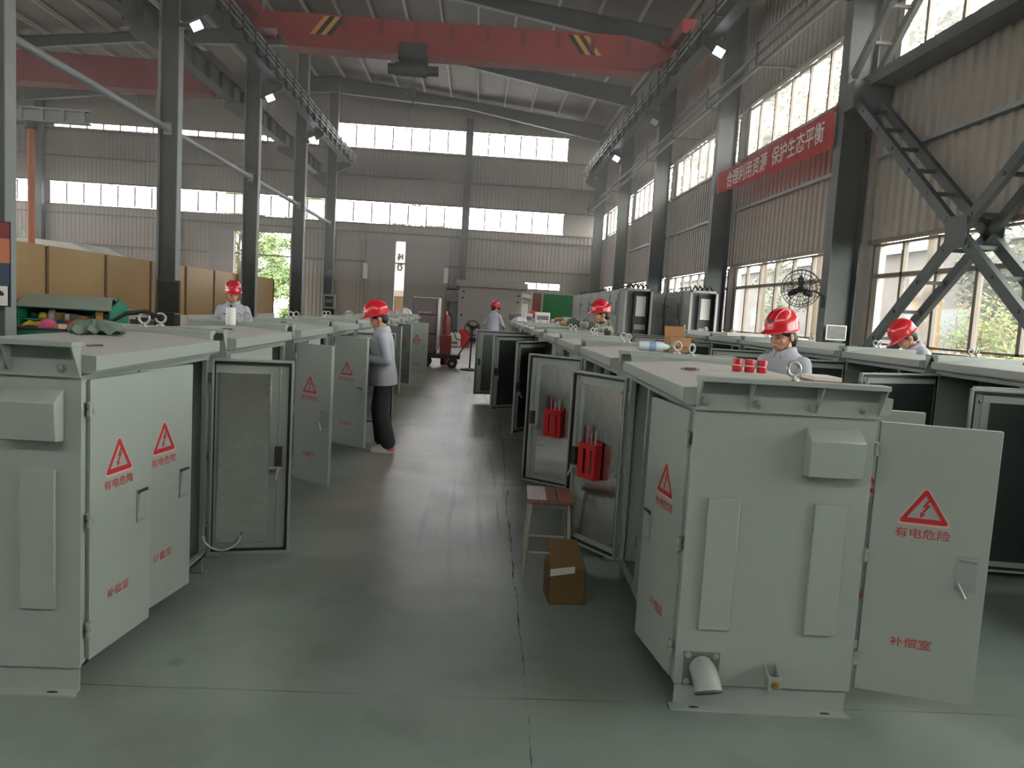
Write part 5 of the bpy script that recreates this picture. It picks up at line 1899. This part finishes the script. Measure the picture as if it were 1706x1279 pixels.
def open_frame(x, y0, y1, W, label, H=2.42):
    t = thing('open_switchgear', label, 'cabinet', (x, y0, 0), 0, 'open switchgear frames')
    L = y1 - y0
    q = MB()
    for px in (0, W - 0.06):
        for py in (0, L - 0.06):
            q.box(px, px + 0.06, py, py + 0.06, 0, H)
    for z in (0, H - 0.06):
        q.box(0, W, 0, 0.06, z, z + 0.06)
        q.box(0, W, L - 0.06, L, z, z + 0.06)
        q.box(0, 0.06, 0, L, z, z + 0.06)
        q.box(W - 0.06, W, 0, L, z, z + 0.06)
    q.build('frame', 'sw', t, 0.004)
    MB().box(0.03, W - 0.03, L * 0.55, L * 0.6, 0.05, H - 0.05).build('back_plate', 'swd', t)
    MB().box(0.02, 0.035, 0.06, L - 0.06, 0.05, H - 0.05).build('side_sheet', 'sw', t)
    MB().box(W - 0.035, W - 0.02, 0.06, L - 0.06, 0.05, H - 0.05).build('side_sheet', 'dark', t)
    MB().box(W * 0.42, W * 0.92, L * 0.35, L * 0.5, 0.06, H - 0.1).build('chassis', 'dark', t)
    MB().box(W * 0.5, W * 0.84, L * 0.33, L * 0.35, H - 0.75, H - 0.2).build('white_module', 'white', t)
    for k in range(4):
        MB().box(W * 0.46, W * 0.86, L * 0.31, L * 0.36, H - 1.12 - k * 0.26, H - 0.98 - k * 0.26).build('breaker_slot', 'tank', t)
    q = MB()
    for k in range(4):
        q.sweep([(W * (0.15 + 0.18 * k), 0.2, H), (W * (0.25 + 0.18 * k), 0.3, H + 0.13), (W * (0.35 + 0.18 * k), 0.25, H + 0.02)], 0.03, 6)
    q.build('cable_loop', 'dark', t)
open_frame(4.0, 20.95, 21.85, 0.78, 'open switchgear frame with slotted modules in front of the long grey row')
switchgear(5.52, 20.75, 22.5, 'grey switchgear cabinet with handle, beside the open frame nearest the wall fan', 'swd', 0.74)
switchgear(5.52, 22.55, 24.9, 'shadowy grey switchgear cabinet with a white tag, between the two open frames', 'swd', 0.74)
open_frame(5.52, 19.9, 20.7, 0.74, 'open switchgear frame with slotted modules standing closest to the wall fan')
t = thing('green_partition', 'tall green board in a pale frame at the end of the switchgear row', 'board', (3.35, 33, 0))
MB().box(-0.55, 0.72, 0, 0.05, 0.05, 2.42).build('panel', 'greenboard', t)
MB().ring(-0.6, 0.76, 0.0, 2.47, 0.05, -0.02, 0.06).build('frame', 'sw', t)
t = thing('brown_locker', 'brown locker standing left of the green board at the hall end', 'locker', (2.55, 33.6, 0))
MB().box(-0.2, 0.22, 0, 0.6, 0, 2.45).build('case', 'wood', t, 0.01)
MB().box(-0.22, -0.18, -0.02, 0.0, 0, 2.5).build('edge_strip', 'white', t)

# things piled on the far right cabinets
def boxthing(name, label, x, y, z, w, d, h, m, cat='box', rz=0.0, group=None):
    t = thing(name, label, cat, (x, y, z), rz, group)
    MB().box(-w / 2, w / 2, -d / 2, d / 2, 0, h).build('case', m, t, 0.012)
    MB().box(-w / 2 + 0.03, w / 2 - 0.03, -d / 2 - 0.006, -d / 2, h * 0.3, h * 0.7).build('paper_label', 'swd' if m == 'white' else 'steel', t)
    return t
boxthing('blue_grey_case', 'dark blue grey case on the far end cabinet near the distant worker', 1.05, 19.9, 1.367, 0.42, 0.3, 0.17, 'greybox', 'case')
boxthing('foam_box', 'largest white box of the pile on the far right cabinets', 1.52, 17.9, 1.366, 0.33, 0.3, 0.25, 'white', group='white boxes on the far right cabinets')
boxthing('foam_box', 'small white box right of the largest white box', 1.80, 17.7, 1.35, 0.16, 0.2, 0.12, 'white', group='white boxes on the far right cabinets')
boxthing('foam_box', 'white box with slanting side left of the largest white box', 1.18, 18.15, 1.367, 0.2, 0.2, 0.2, 'white', rz=0.5, group='white boxes on the far right cabinets')
boxthing('red_packet', 'red packet standing behind the pile of white boxes', 1.35, 18.45, 1.367, 0.14, 0.1, 0.28, 'holder', 'packet')
crumple('plastic_bag', 0.98, 17.75, 1.362, 0.17, 0.15, 0.16, 'cover', 'white crumpled plastic bag left of the white boxes', 'bag', 12)
crumple('plastic_bag', -1.78, 19.45, 1.367, 0.16, 0.14, 0.2, 'cover', 'white crumpled plastic bag on the far end of the left row', 'bag', 21)
# white sheets on a window-row cabinet
for k, (x, y, lb) in enumerate(((4.12, 12.1, 'white sheet stack lying on a window-row cabinet, left of the pair'), (4.5, 12.3, 'white sheet stack lying on a window-row cabinet, right of the pair'))):
    t = thing('paper_stack', lb, 'papers', (x, y, 1.415 - 0.001), 0.1 * k, 'white sheets on the window row')
    MB().box(-0.17, 0.17, -0.15, 0.15, 0, 0.05).build('sheets', 'paper', t, 0.002)
    MB().box(-0.18, 0.18, -0.16, 0.16, 0.05, 0.056).build('cover_sheet', 'white', t)

# wall fan on the big column -------------------------------------------
t = thing('wall_fan', 'black wall fan with wire cage on the big window-side column', 'fan', (5.56, 13.15, 2.28))
T = Matrix.Rotation(R_(-28), 4, 'Z') @ Matrix.Rotation(R_(12), 4, 'X')
q = MB(); q.T = T
for rr, yy in ((0.32, 0.0), (0.325, 0.03), (0.27, -0.06), (0.2, -0.09), (0.12, -0.105)):
    q.torus((0, yy, 0), rr, 0.007, 'y', 36, 5)
for k in range(28):
    an = 2 * PI * k / 28
    c, s = math.cos(an), math.sin(an)
    q.sweep([(0.05 * c, -0.11, 0.05 * s), (0.2 * c, -0.09, 0.2 * s), (0.32 * c, 0.0, 0.32 * s), (0.26 * c, 0.1, 0.26 * s), (0.08 * c, 0.14, 0.08 * s)], 0.0042, 4)
q.build('cage', 'dark', t)
for k in range(3):
    q = MB()
    q.T = T @ Matrix.Rotation(R_(120 * k + 150), 4, 'Y')
    vs = []
    for i in range(7):
        a = i / 6
        x = 0.04 + 0.20 * a
        w = 0.015 + 0.05 * math.sin(PI * min(1, a * 0.9 + 0.1)) * (1 - 0.4 * a)
        vs += [(x, -0.02 + 0.03, w), (x, -0.02 - 0.02, -w)]
    fs = [(2 * i, 2 * i + 1, 2 * i + 3, 2 * i + 2) for i in range(6)]
    q.add(vs, fs)
    b = q.build('blade', 'black', t)
    md = b.modifiers.new('thick', 'SOLIDIFY')
    md.thickness = 0.004
q = MB(); q.T = T
q.cyl((0, -0.06, 0), (0, 0.22, 0), 0.06, n=16)
q.build('motor', 'black', t)
q = MB()
p = T @ Vector((0, 0.18, -0.04))
q.sweep([tuple(p), (p.x + 0.12, p.y, p.z - 0.02), (p.x + 0.3, p.y + 0.05, -0.02), (0.49, 0.2, -0.1), (0.49, 0.2, -0.3)], 0.02, 8)
q.build('mount_arm', 'black', t)
t = thing('photo_plate', 'small framed black and white photo plate on the foot of the big column', 'picture', (6.28, 13.2, 1.44))
MB().box(-0.17, 0.17, -0.012, 0.0, 0, 0.24).build('print', 'photo', t)
MB().ring(-0.18, 0.18, -0.01, 0.25, 0.014, -0.016, 0.0).build('frame', 'white', t)
MB().box(-0.15, 0.15, 0.0, 0.06, 0.05, 0.2).build('mounting', 'dark', t)

# ------------------------------------------------------------------ outside
def tree(x, y, label, h=9.0, r=3.0, n=5200, trunk=0.22, seed=1, z0=0.2, rz=1.0, leaf=0.16, m='leaf', zc=0.6):
    t = thing('tree', label, 'tree', (x, y, z0 - 0.4), 0, 'trees outside')
    rnd = random.Random(seed)
    q = MB()
    q.sweep([(0, 0, 0), (0.1, 0.05, h * 0.3), (-0.05, 0, h * 0.55), (0.1, 0.1, h * 0.8)], [trunk, trunk * 0.8, trunk * 0.55, trunk * 0.2], 10)
    for k in range(7):
        a = k * 0.9
        zb = h * (0.3 + 0.06 * k)
        q.sweep([(0, 0, zb), (r * 0.4 * math.cos(a), r * 0.4 * math.sin(a), zb + 0.9), (r * 0.8 * math.cos(a), r * 0.8 * math.sin(a), zb + 1.3)], [trunk * 0.4, trunk * 0.25, trunk * 0.08], 6)
    q.build('trunk', 'trunk', t)
    cl = []
    for k in range(40):
        a, b = rnd.uniform(0, 2 * PI), rnd.uniform(-0.85, 1)
        rr = r * math.sqrt(max(0.05, 1 - b * b)) * rnd.uniform(0.3, 1)
        cl.append((rr * math.cos(a), rr * math.sin(a), h * zc + b * h * 0.42 * rz, rnd.uniform(0.5, 1.1)))
    vs, fs = [], []
    for k in range(n):
        c = rnd.choice(cl)
        d = Vector((rnd.gauss(0, 1), rnd.gauss(0, 1), rnd.gauss(0, 0.8))).normalized() * c[3] * rnd.uniform(0.3, 1)
        p = Vector(c[:3]) + d
        u = Vector((rnd.uniform(-1, 1), rnd.uniform(-1, 1), rnd.uniform(-0.6, 0.6))).normalized()
        w = u.orthogonal().normalized()
        s = leaf * rnd.uniform(0.6, 1.4)
        b = len(vs)
        vs += [p - u * s, p + w * s * 0.5, p + u * s, p - w * s * 0.5]
        fs.append((b, b + 1, b + 2, b + 3))
    me = bpy.data.meshes.new('crown')
    me.from_pydata([tuple(v) for v in vs], [], fs)
    me.materials.append(M[m])
    link('crown', me, t)
tree(-15.4, 50.5, 'bright green tree seen through the doorway, left half of it', 8, 2.6, 15000, seed=2, rz=1.25, leaf=0.09, zc=0.5)
tree(-12.4, 56.5, 'bright green tree seen through the doorway, right half of it', 9, 2.9, 17000, seed=3, rz=1.3, leaf=0.1, zc=0.48)
tree(-18.3, 62.5, 'bright green tree far behind the leafy doorway, filling its middle', 9, 3.4, 17000, seed=6, rz=1.3, leaf=0.11, zc=0.48)
tree(-6.0, 60, 'pale tree far outside behind the white sign', 11, 3.6, 4500, seed=4)
tree(17.0, 22.3, 'bushy tree outside the window at the right edge of view', 7.0, 2.6, 11000, seed=10, m='leaf_dark', leaf=0.1)
for k, (x, y, lb) in enumerate(((16, 27, 'tall tree outside the high windows beside the big column'), (16, 36, 'tall tree outside the high windows above the banner, nearer one'), (16.5, 44.5, 'tall tree outside the high windows above the banner, middle one'), (16, 53, 'tall tree outside the high windows past the second column'))):
    tree(x, y, lb, 15.5, 3.9, 5200, seed=11 + k, m='leaf_dark', rz=0.62, zc=0.72, leaf=0.2)
tree(29, 73, 'tree in the yard before the pale workshop', 8, 2.6, 3000, seed=20, m='leaf_dark')
# pale workshop across the yard
t = thing('yard_building', 'pale pink workshop building outside across the yard', 'building', (34, 50, 0))
MB().box(0, 14, -26, 80, -0.3, 8.0).build('wall', 'build', t)
for y0 in (-20, -13, -6, 1, 8, 15, 23, 31, 40, 50, 60):
    w = MB().box(-0.06, 0.0, y0, y0 + 4.2, 1.6, 3.6).build('window', 'outwhite', t)
    MB().box(-0.08, -0.06, y0 + 0.2, y0 + 2.0, 1.75, 3.45).build('glass', 'buildglass', w)
    MB().box(-0.08, -0.06, y0 + 2.2, y0 + 4.0, 1.75, 3.45).build('glass', 'buildglass', w)
MB().box(-0.6, 14.3, -26.3, 80.3, 8.0, 8.3).build('roof', 'outwhite', t)
t = thing('yellow_sheet', 'tall yellow metal sheet standing outside the window behind the bending worker', 'panel', (20, 33.7, 0))
MB().box(0, 0.15, -1.0, 1.1, -0.3, 3.3).build('sheet', 'yellowsheet', t)
MB().box(-0.05, 0.0, -1.0, 1.1, 1.5, 1.6).build('rail', 'steel_l', t)
t = thing('flower_bush', 'yellow flowering bush outside the right window', 'bush', (13.5, 19.8, -0.2))
rnd = random.Random(5)
for nm, m, n, sz in (('foliage', 'leaf', 2200, 0.06), ('blossom', 'yellowsheet', 1800, 0.045)):
    vs, fs = [], []
    for k in range(n):
        p = Vector((rnd.gauss(0, 0.45), rnd.gauss(0, 0.5), abs(rnd.gauss(1.6, 0.5))))
        u = Vector((rnd.uniform(-1, 1), rnd.uniform(-1, 1), rnd.uniform(-1, 1))).normalized()
        w = u.orthogonal().normalized()
        b = len(vs)
        vs += [p - u * sz, p + w * sz * 0.6, p + u * sz, p - w * sz * 0.6]
        fs.append((b, b + 1, b + 2, b + 3))
    me = bpy.data.meshes.new(nm)
    me.from_pydata([tuple(v) for v in vs], [], fs)
    me.materials.append(M[m])
    link(nm, me, t)

# ------------------------------------------------------------------ people
def bake(mb, name, matname, parent, voxel, smooth_it=4, factor=0.5):
    """union of overlapping closed shapes -> one continuous smooth skin"""
    me = mb.mesh(name, matname, 0)
    o = bpy.data.objects.new(name, me)
    COL.objects.link(o)
    r = o.modifiers.new('r', 'REMESH')
    r.mode = 'VOXEL'
    r.voxel_size = voxel
    s = o.modifiers.new('s', 'SMOOTH')
    s.iterations = smooth_it
    s.factor = factor
    dg = bpy.context.evaluated_depsgraph_get()
    me2 = bpy.data.meshes.new_from_object(o.evaluated_get(dg))
    me2.polygons.foreach_set('use_smooth', [True] * len(me2.polygons))
    o.modifiers.clear()
    o.data = me2
    bpy.data.meshes.remove(me)
    me2.name = name
    if not me2.materials:
        me2.materials.append(M[matname])
    o.parent = parent
    return o

def ell(c, rx, ry, n=20, rot=0.0):
    return [(c[0] + rx * math.cos(2 * PI * k / n), c[1] + ry * math.sin(2 * PI * k / n), c[2]) for k in range(n)]

def make_hand(mb, wrist, direction, palm_n, curl=35, s=1.0, right=True):
    """palm, four separate unequal fingers and a thumb leaving the side of the palm"""
    f = Vector(direction).normalized()
    n = Vector(palm_n)
    n = (n - f * n.dot(f)).normalized()
    side = f.cross(n) * (1 if right else -1)     # towards the thumb
    w = Vector(wrist)
    for k in (-1.5, -0.5, 0.5, 1.5):
        mb.capsule(w + side * k * 0.012 * s, w + f * 0.085 * s + side * k * 0.0195 * s, 0.0145 * s, 0.0115 * s, 10)
    lens = (0.062, 0.074, 0.079, 0.070)
    for i, k in enumerate((-1.5, -0.5, 0.5, 1.5)):
        p = w + f * 0.085 * s + side * k * 0.0205 * s
        d = (f + side * k * 0.05).normalized()
        a = 0.0
        for j, fr in enumerate((0.45, 0.32, 0.23)):
            a += R_(curl * (0.7 if j == 0 else 1.0) + 4 * i)
            dd = d * math.cos(a) + n * math.sin(a)
            q = p + dd * lens[i] * fr * s * 1.05
            mb.capsule(p, q, (0.0088 - 0.0009 * j) * s, (0.0080 - 0.0009 * j) * s, 10)
            p = q
    p = w + f * 0.022 * s + side * 0.03 * s
    d = (f * 0.65 + side * 0.7 + n * 0.35).normalized()
    for j, ln in enumerate((0.036, 0.03, 0.024)):
        q = p + d * ln * s
        mb.capsule(p, q, (0.0115 - 0.0012 * j) * s, (0.0105 - 0.0012 * j) * s, 10)
        p = q
        d = (d + f * 0.35 + n * 0.2).normalized()

def helmet_mesh_parts(parent, T):
    q = MB()
    rings = []
    n = 32
    for j in range(10):
        ph = R_(9.7 * j)
        cs, sn = math.cos(ph), math.sin(ph)
        rings.append([T @ Vector((0.112 * cs ** 0.85 * math.cos(2 * PI * k / n), 0.138 * cs ** 0.85 * math.sin(2 * PI * k / n), 0.02 + 0.128 * sn)) for k in range(n)])
    low = [T @ Vector((0.113 * math.cos(2 * PI * k / n), 0.139 * math.sin(2 * PI * k / n), -0.012)) for k in range(n)]
    q.loft([low] + rings)
    h = q.build('helmet', 'helmet', parent, smooth=60)
    q = MB()
    inner, outer = [], []
    for k in range(n):
        a = 2 * PI * k / n
        fr = max(0, math.sin(a)) ** 1.5
        inner.append((0.110 * math.cos(a), 0.136 * math.sin(a), -0.004))
        outer.append(((0.122 + 0.002 * fr) * math.cos(a), (0.146 + 0.045 * fr) * math.sin(a), -0.016 - 0.014 * fr))
    vs = [T @ Vector(p) for p in inner + outer] + [T @ (Vector(p) - Vector((0, 0, 0.006))) for p in inner + outer]
    fs = []
    for k in range(n):
        l = (k + 1) % n
        fs += [(k, l, n + l, n + k), (2 * n + k, 3 * n + k, 3 * n + l, 2 * n + l), (n + k, n + l, 3 * n + l, 3 * n + k), (k, 2 * n + k, 2 * n + l, l)]
    q.add(vs, fs)
    q.build('brim', 'helmet', h, smooth=60)
    q = MB()
    for dx in (-0.038, 0.0, 0.038):
        pts = []
        for j in range(13):
            ph = R_(20 + 11.5 * j)
            rr = math.sqrt(max(0, 1 - (dx / 0.118) ** 2))
            pts.append(T @ Vector((dx, 0.134 * rr * math.cos(ph), 0.018 + 0.133 * rr * math.sin(ph))))
        q.sweep(pts, 0.0085, 8)
    q.build('ridge', 'helmet', h, smooth=60)
    q = MB()
    for pp in (((-0.02, 0.0), (0.02, 0.0), (0.0, 0.028)), ((-0.024, -0.012), (0.024, -0.012), (0.024, -0.005), (-0.024, -0.005))):
        kk = len(pp)
        vs = []
        for dy in (0.0, 0.004):
            for a, b in pp:
                z = 0.055 + b
                y = 0.139 * math.sqrt(max(0, 1 - ((z - 0.02) / 0.13) ** 2)) * math.sqrt(max(0, 1 - (a / 0.113) ** 2))
                vs.append(T @ Vector((a, y + 0.0005 + dy, z)))
        q.add(vs, [tuple(range(kk)), tuple(range(2 * kk - 1, kk - 1, -1))] + [(i, kk + i, kk + (i + 1) % kk, (i + 1) % kk) for i in range(kk)])
    q.build('emblem', 'dark', h, smooth=0)
    return h

def person(label, x, y, rz, lean=0, head=(15, 0), arms=None, legs=None, shirt='shirt', H=1.0, vox=0.006, group='workers in red helmets', long_hair=False, name='person', z=0.0, helmet_tilt=0, twist=0):
    t = thing(name, label, 'person', (x, y, z), rz, group)
    t.scale = (H, H, H)
    hip = Vector((0, 0, 0.86))
    LM = Matrix.Translation(hip) @ Matrix.Rotation(R_(-lean), 4, 'X') @ Matrix.Translation(-hip)
    U = lambda p: LM @ Vector(p)
    arms = arms or {}
    shR, shL = U((0.168, 0.0, 1.278)), U((-0.168, 0.0, 1.278))
    eR = U(arms.get('eR', (0.23, -0.03, 1.05)))
    wR = U(arms.get('wR', (0.22, 0.14, 0.88)))
    eL = U(arms.get('eL', (-0.23, -0.03, 1.05)))
    wL = U(arms.get('wL', (-0.22, 0.14, 0.88)))
    legs = legs or {}
    kR, aR = Vector(legs.get('kR', (0.09, 0.03, 0.47))), Vector(legs.get('aR', (0.095, -0.01, 0.085)))
    kL, aL = Vector(legs.get('kL', (-0.09, 0.03, 0.47))), Vector(legs.get('aL', (-0.095, -0.01, 0.085)))
    hR, hL = Vector((0.085, 0, 0.86)), Vector((-0.085, 0, 0.86))
    neck = U((0, 0.0, 1.37))
    hc = U((0, 0.035, 1.49))
    HT = Matrix.Translation(hc) @ Matrix.Rotation(R_(head[1]), 4, 'Z') @ Matrix.Rotation(R_(-head[0] - lean * 0.6), 4, 'X')
    # --- body: one continuous surface
    mb = MB()
    tors = [(0.80, 0.13, 0.095, 0.0), (0.88, 0.155, 0.11, 0.0), (1.0, 0.13, 0.095, 0.0), (1.12, 0.145, 0.1, 0.0), (1.25, 0.165, 0.105, 0.0), (1.32, 0.15, 0.085, 0.0), (1.36, 0.07, 0.06, 0.0)]
    mb.loft([[U(p) for p in ell((0, dy, zz), rx, ry)] for zz, rx, ry, dy in tors])
    mb.capsule(U((0, -0.005, 1.32)), HT @ Vector((0, -0.012, -0.05)), 0.056, 0.052)
    for sh, e, w in ((shR, eR, wR), (shL, eL, wL)):
        mb.capsule(sh, e, 0.05, 0.039)
        mb.capsule(e, w, 0.039, 0.025)
    for h, k, a in ((hR, kR, aR), (hL, kL, aL)):
        mb.capsule(h, k, 0.082, 0.054)
        mb.capsule(k, a, 0.053, 0.035)
        mb.capsule(a, a + Vector((0, 0.13, -0.05)), 0.036, 0.028)
    mb.T = HT
    mb.sph((0, -0.012, 0.03), (0.077, 0.096, 0.092), 24, 16)
    mb.sph((0, 0.018, -0.02), (0.067, 0.072, 0.085), 24, 16)
    mb.sph((0, 0.045, -0.075), (0.042, 0.040, 0.035), 18, 12)
    mb.sph((0.032, 0.055, -0.03), (0.03, 0.03, 0.028), 14, 10)
    mb.sph((-0.032, 0.055, -0.03), (0.03, 0.03, 0.028), 14, 10)
    mb.hexa([(-0.016, 0.075, -0.048), (0.016, 0.075, -0.048), (0.012, 0.11, -0.04), (-0.012, 0.11, -0.04), (-0.007, 0.075, 0.012), (0.007, 0.075, 0.012), (0.004, 0.09, 0.008), (-0.004, 0.09, 0.008)])
    mb.capsule((-0.016, 0.086, -0.068), (0.016, 0.086, -0.068), 0.008, 0.008, 8)
    for s in (-1, 1):
        mb.sph((s * 0.076, -0.012, -0.018), (0.013, 0.022, 0.034), 12, 8)
    mb.T = None
    for w, e, rt, pn in ((wR, eR, True, arms.get('nR', (-0.6, 0, -0.8))), (wL, eL, False, arms.get('nL', (0.6, 0, -0.8)))):
        make_hand(mb, w, (w - e), pn, arms.get('curl', 32), 1.0, rt)
    bake(mb, 'body', 'skin', t, vox, 3)
    # --- face details
    for s in (-1, 1):
        q = MB(); q.T = HT
        q.sph((s * 0.03, 0.079, -0.006), (0.0135, 0.007, 0.005), 12, 8)
        q.build('eye', 'hair', t)
        q = MB(); q.T = HT
        q.capsule((s * 0.015, 0.085, 0.012), (s * 0.045, 0.076, 0.014), 0.003, 0.0025, 6)
        q.build('eyebrow', 'hair', t)
    q = MB(); q.T = HT
    q.capsule((-0.016, 0.091, -0.067), (0.016, 0.091, -0.067), 0.0042, 0.0042, 8)
    q.build('mouth', 'lip', t)
    # --- hair: cap below the helmet, nape, sides
    q = MB(); q.T = HT
    q.sph((0, -0.018, 0.035), (0.084, 0.1, 0.09), 22, 14)
    q.sph((0, -0.055, -0.03), (0.068, 0.055, 0.06), 18, 12)
    if long_hair:
        q.sph((0, -0.10, -0.05), (0.04, 0.045, 0.05), 16, 10)
        q.capsule((0, -0.11, -0.05), (0, -0.11, -0.14), 0.028, 0.012, 10)
    bake(q, 'hair', 'hair', t, 0.008, 2)
    # --- shirt
    q = MB()
    tors = [(0.75, 0.202, 0.15, 0.0), (0.86, 0.198, 0.148, 0.0), (1.0, 0.172, 0.13, 0.0), (1.12, 0.172, 0.126, 0.0), (1.24, 0.19, 0.128, 0.0), (1.31, 0.178, 0.104, -0.005), (1.345, 0.13, 0.085, -0.005), (1.37, 0.085, 0.072, -0.005)]
    q.loft([[U(p) for p in ell((0, dy, zz), rx, ry, 28)] for zz, rx, ry, dy in tors])
    for sh, e, w in ((shR, eR, wR), (shL, eL, wL)):
        d = (w - e).normalized()
        q.capsule(sh, e, 0.062, 0.053)
        q.capsule(e, w - d * 0.03, 0.052, 0.044)
        q.capsule(w - d * 0.05, w - d * 0.02, 0.05, 0.05)
    bake(q, 'shirt', shirt, t, max(0.009, vox), 2)
    q = MB()
    col = []
    for k in range(25):
        a = R_(-60 - 300 * 0 + 90 + (k / 24) * 340 - 340 / 2 - 180 + 0)
        a = R_(90 + 14 + k * (332 / 24))
        col.append(a)
    vs = []
    for a in col:
        fr = max(0, math.sin(a)) ** 2
        for dz, rr in ((-0.02, 0.088), (0.038 - 0.03 * fr, 0.072), (0.032 - 0.03 * fr, 0.082), (-0.028 - 0.02 * fr, 0.102)):
            vs.append(U((rr * 1.02 * math.cos(a), rr * math.sin(a) - 0.003, 1.365 + dz)))
    fs = []
    m4 = len(col)
    for i in range(m4 - 1):
        for j in range(3):
            fs.append((i * 4 + j, i * 4 + 4 + j, i * 4 + 5 + j, i * 4 + 1 + j))
    q.add(vs, fs)
    c = q.build('collar', shirt, t, smooth=60)
    md = c.modifiers.new('thick', 'SOLIDIFY')
    md.thickness = 0.004
    q = MB()
    q.T = LM
    q.box(0.045, 0.125, 0.12, 0.134, 1.12, 1.21)
    q.build('chest_pocket', shirt, t, 0.004)
    q = MB()
    q.T = LM
    q.box(0.06, 0.11, 0.134, 0.138, 1.213, 1.228)
    q.build('name_badge', 'blue', t)
    # --- trousers and shoes
    q = MB()
    q.loft([ell((0, 0, 0.92), 0.155, 0.115), ell((0, 0, 0.84), 0.17, 0.125), ell((0, 0, 0.74), 0.165, 0.115)])
    for h, k, a in ((hR, kR, aR), (hL, kL, aL)):
        q.capsule(h + Vector((0, 0, -0.03)), k, 0.095, 0.086)
        q.capsule(k, a + Vector((0, -0.01, 0.03)), 0.086, 0.088)
    bake(q, 'trousers', 'trouser', t, 0.011, 2)
    for a in (aR, aL):
        q = MB()
        q.loft([[(a.x + rx * math.cos(2 * PI * k / 20), a.y + 0.05 + oy + ry * math.sin(2 * PI * k / 20), a.z - 0.085 + zz) for k in range(20)] for zz, rx, ry, oy in ((0.018, 0.045, 0.125, 0), (0.05, 0.046, 0.125, 0), (0.075, 0.04, 0.1, -0.02), (0.1, 0.036, 0.06, -0.055))])
        s = q.build('shoe', 'sole', t, smooth=60)
        q = MB()
        q.loft([[(a.x + rx * math.cos(2 * PI * k / 20), a.y - 0.04 + ry * math.sin(2 * PI * k / 20), a.z - 0.085 + zz) for k in range(20)] for zz, rx, ry in ((0.021, 0.047, 0.055), (0.06, 0.046, 0.05), (0.104, 0.038, 0.045))])
        q.build('heel_patch', 'shoe', s, smooth=60)
        q = MB()
        q.loft([[(a.x + rx * math.cos(2 * PI * k / 20), a.y + 0.05 + ry * math.sin(2 * PI * k / 20), a.z - 0.085 + zz) for k in range(20)] for zz, rx, ry in ((0.0, 0.046, 0.126), (0.02, 0.05, 0.132))])
        q.build('sole', 'sole', s, smooth=60)
    # --- helmet with chin strap
    HH = HT @ Matrix.Translation((0, 0, 0.052)) @ Matrix.Rotation(R_(helmet_tilt), 4, 'X')
    h = helmet_mesh_parts(t, HH)
    q = MB(); q.T = HT
    for s in (-1, 1):
        q.sweep([(s * 0.088, 0.01, 0.03), (s * 0.084, 0.012, -0.03), (s * 0.062, 0.03, -0.085), (0, 0.05, -0.115)], 0.004, 6)
    q.build('chin_strap', 'brown', h)
    return t

person('woman in red helmet with lowered face standing behind the near right cabinet', 2.45, 5.95, R_(122), lean=3, head=(13, -6), helmet_tilt=10, arms=dict(eR=(0.22, 0.03, 1.04), wR=(0.16, 0.28, 1.02), eL=(-0.22, 0.03, 1.04), wL=(-0.14, 0.28, 1.02)), H=1.035, vox=0.005, long_hair=True)
person('worker in red helmet and grey shirt standing in the walkway at an open cabinet door', -0.97, 8.35, R_(98), lean=5, head=(20, 0), helmet_tilt=10, arms=dict(eR=(0.23, 0.03, 1.06), wR=(0.1, 0.27, 1.04), eL=(-0.25, -0.04, 1.03), wL=(-0.13, 0.20, 1.06), curl=38), z=0.0, legs=dict(kR=(0.09, 0.04, 0.47), aR=(0.1, 0.0, 0.085), kL=(-0.09, 0.02, 0.47), aL=(-0.09, -0.06, 0.085)), H=0.972, vox=0.005)
person('worker in red helmet facing the camera behind the left row, by the gold partition', -3.72, 12.0, R_(186), lean=3, head=(8, 20), helmet_tilt=6, arms=dict(eR=(0.25, 0.02, 1.04), wR=(0.12, 0.26, 0.98), eL=(-0.25, 0.02, 1.04), wL=(-0.12, 0.26, 0.98)), H=1.08, vox=0.009)
person('worker in red helmet and camouflage sleeves reaching an arm over the cabinets', 1.98, 11.55, R_(94), lean=6, head=(8, 0), helmet_tilt=6, arms=dict(eR=(0.16, 0.30, 1.40), wR=(0.1, 0.58, 1.44), eL=(-0.18, 0.27, 1.36), wL=(-0.1, 0.52, 1.40), curl=30), shirt='camo', H=1.10, vox=0.009)
person('distant worker in red helmet seen from behind before the big grey enclosure', 0.5, 23.6, R_(-28), lean=4, head=(12, -20), arms=dict(eR=(0.26, 0.05, 1.05), wR=(0.2, 0.27, 1.0)), H=1.12, vox=0.010)
person('worker in red helmet bending over a cabinet in front of the windows', 5.28, 8.6, R_(82), lean=26, head=(22, 0), arms=dict(eR=(0.23, 0.16, 1.12), wR=(0.15, 0.34, 0.98), eL=(-0.23, 0.16, 1.12), wL=(-0.15, 0.34, 0.98)), H=1.11, vox=0.008)
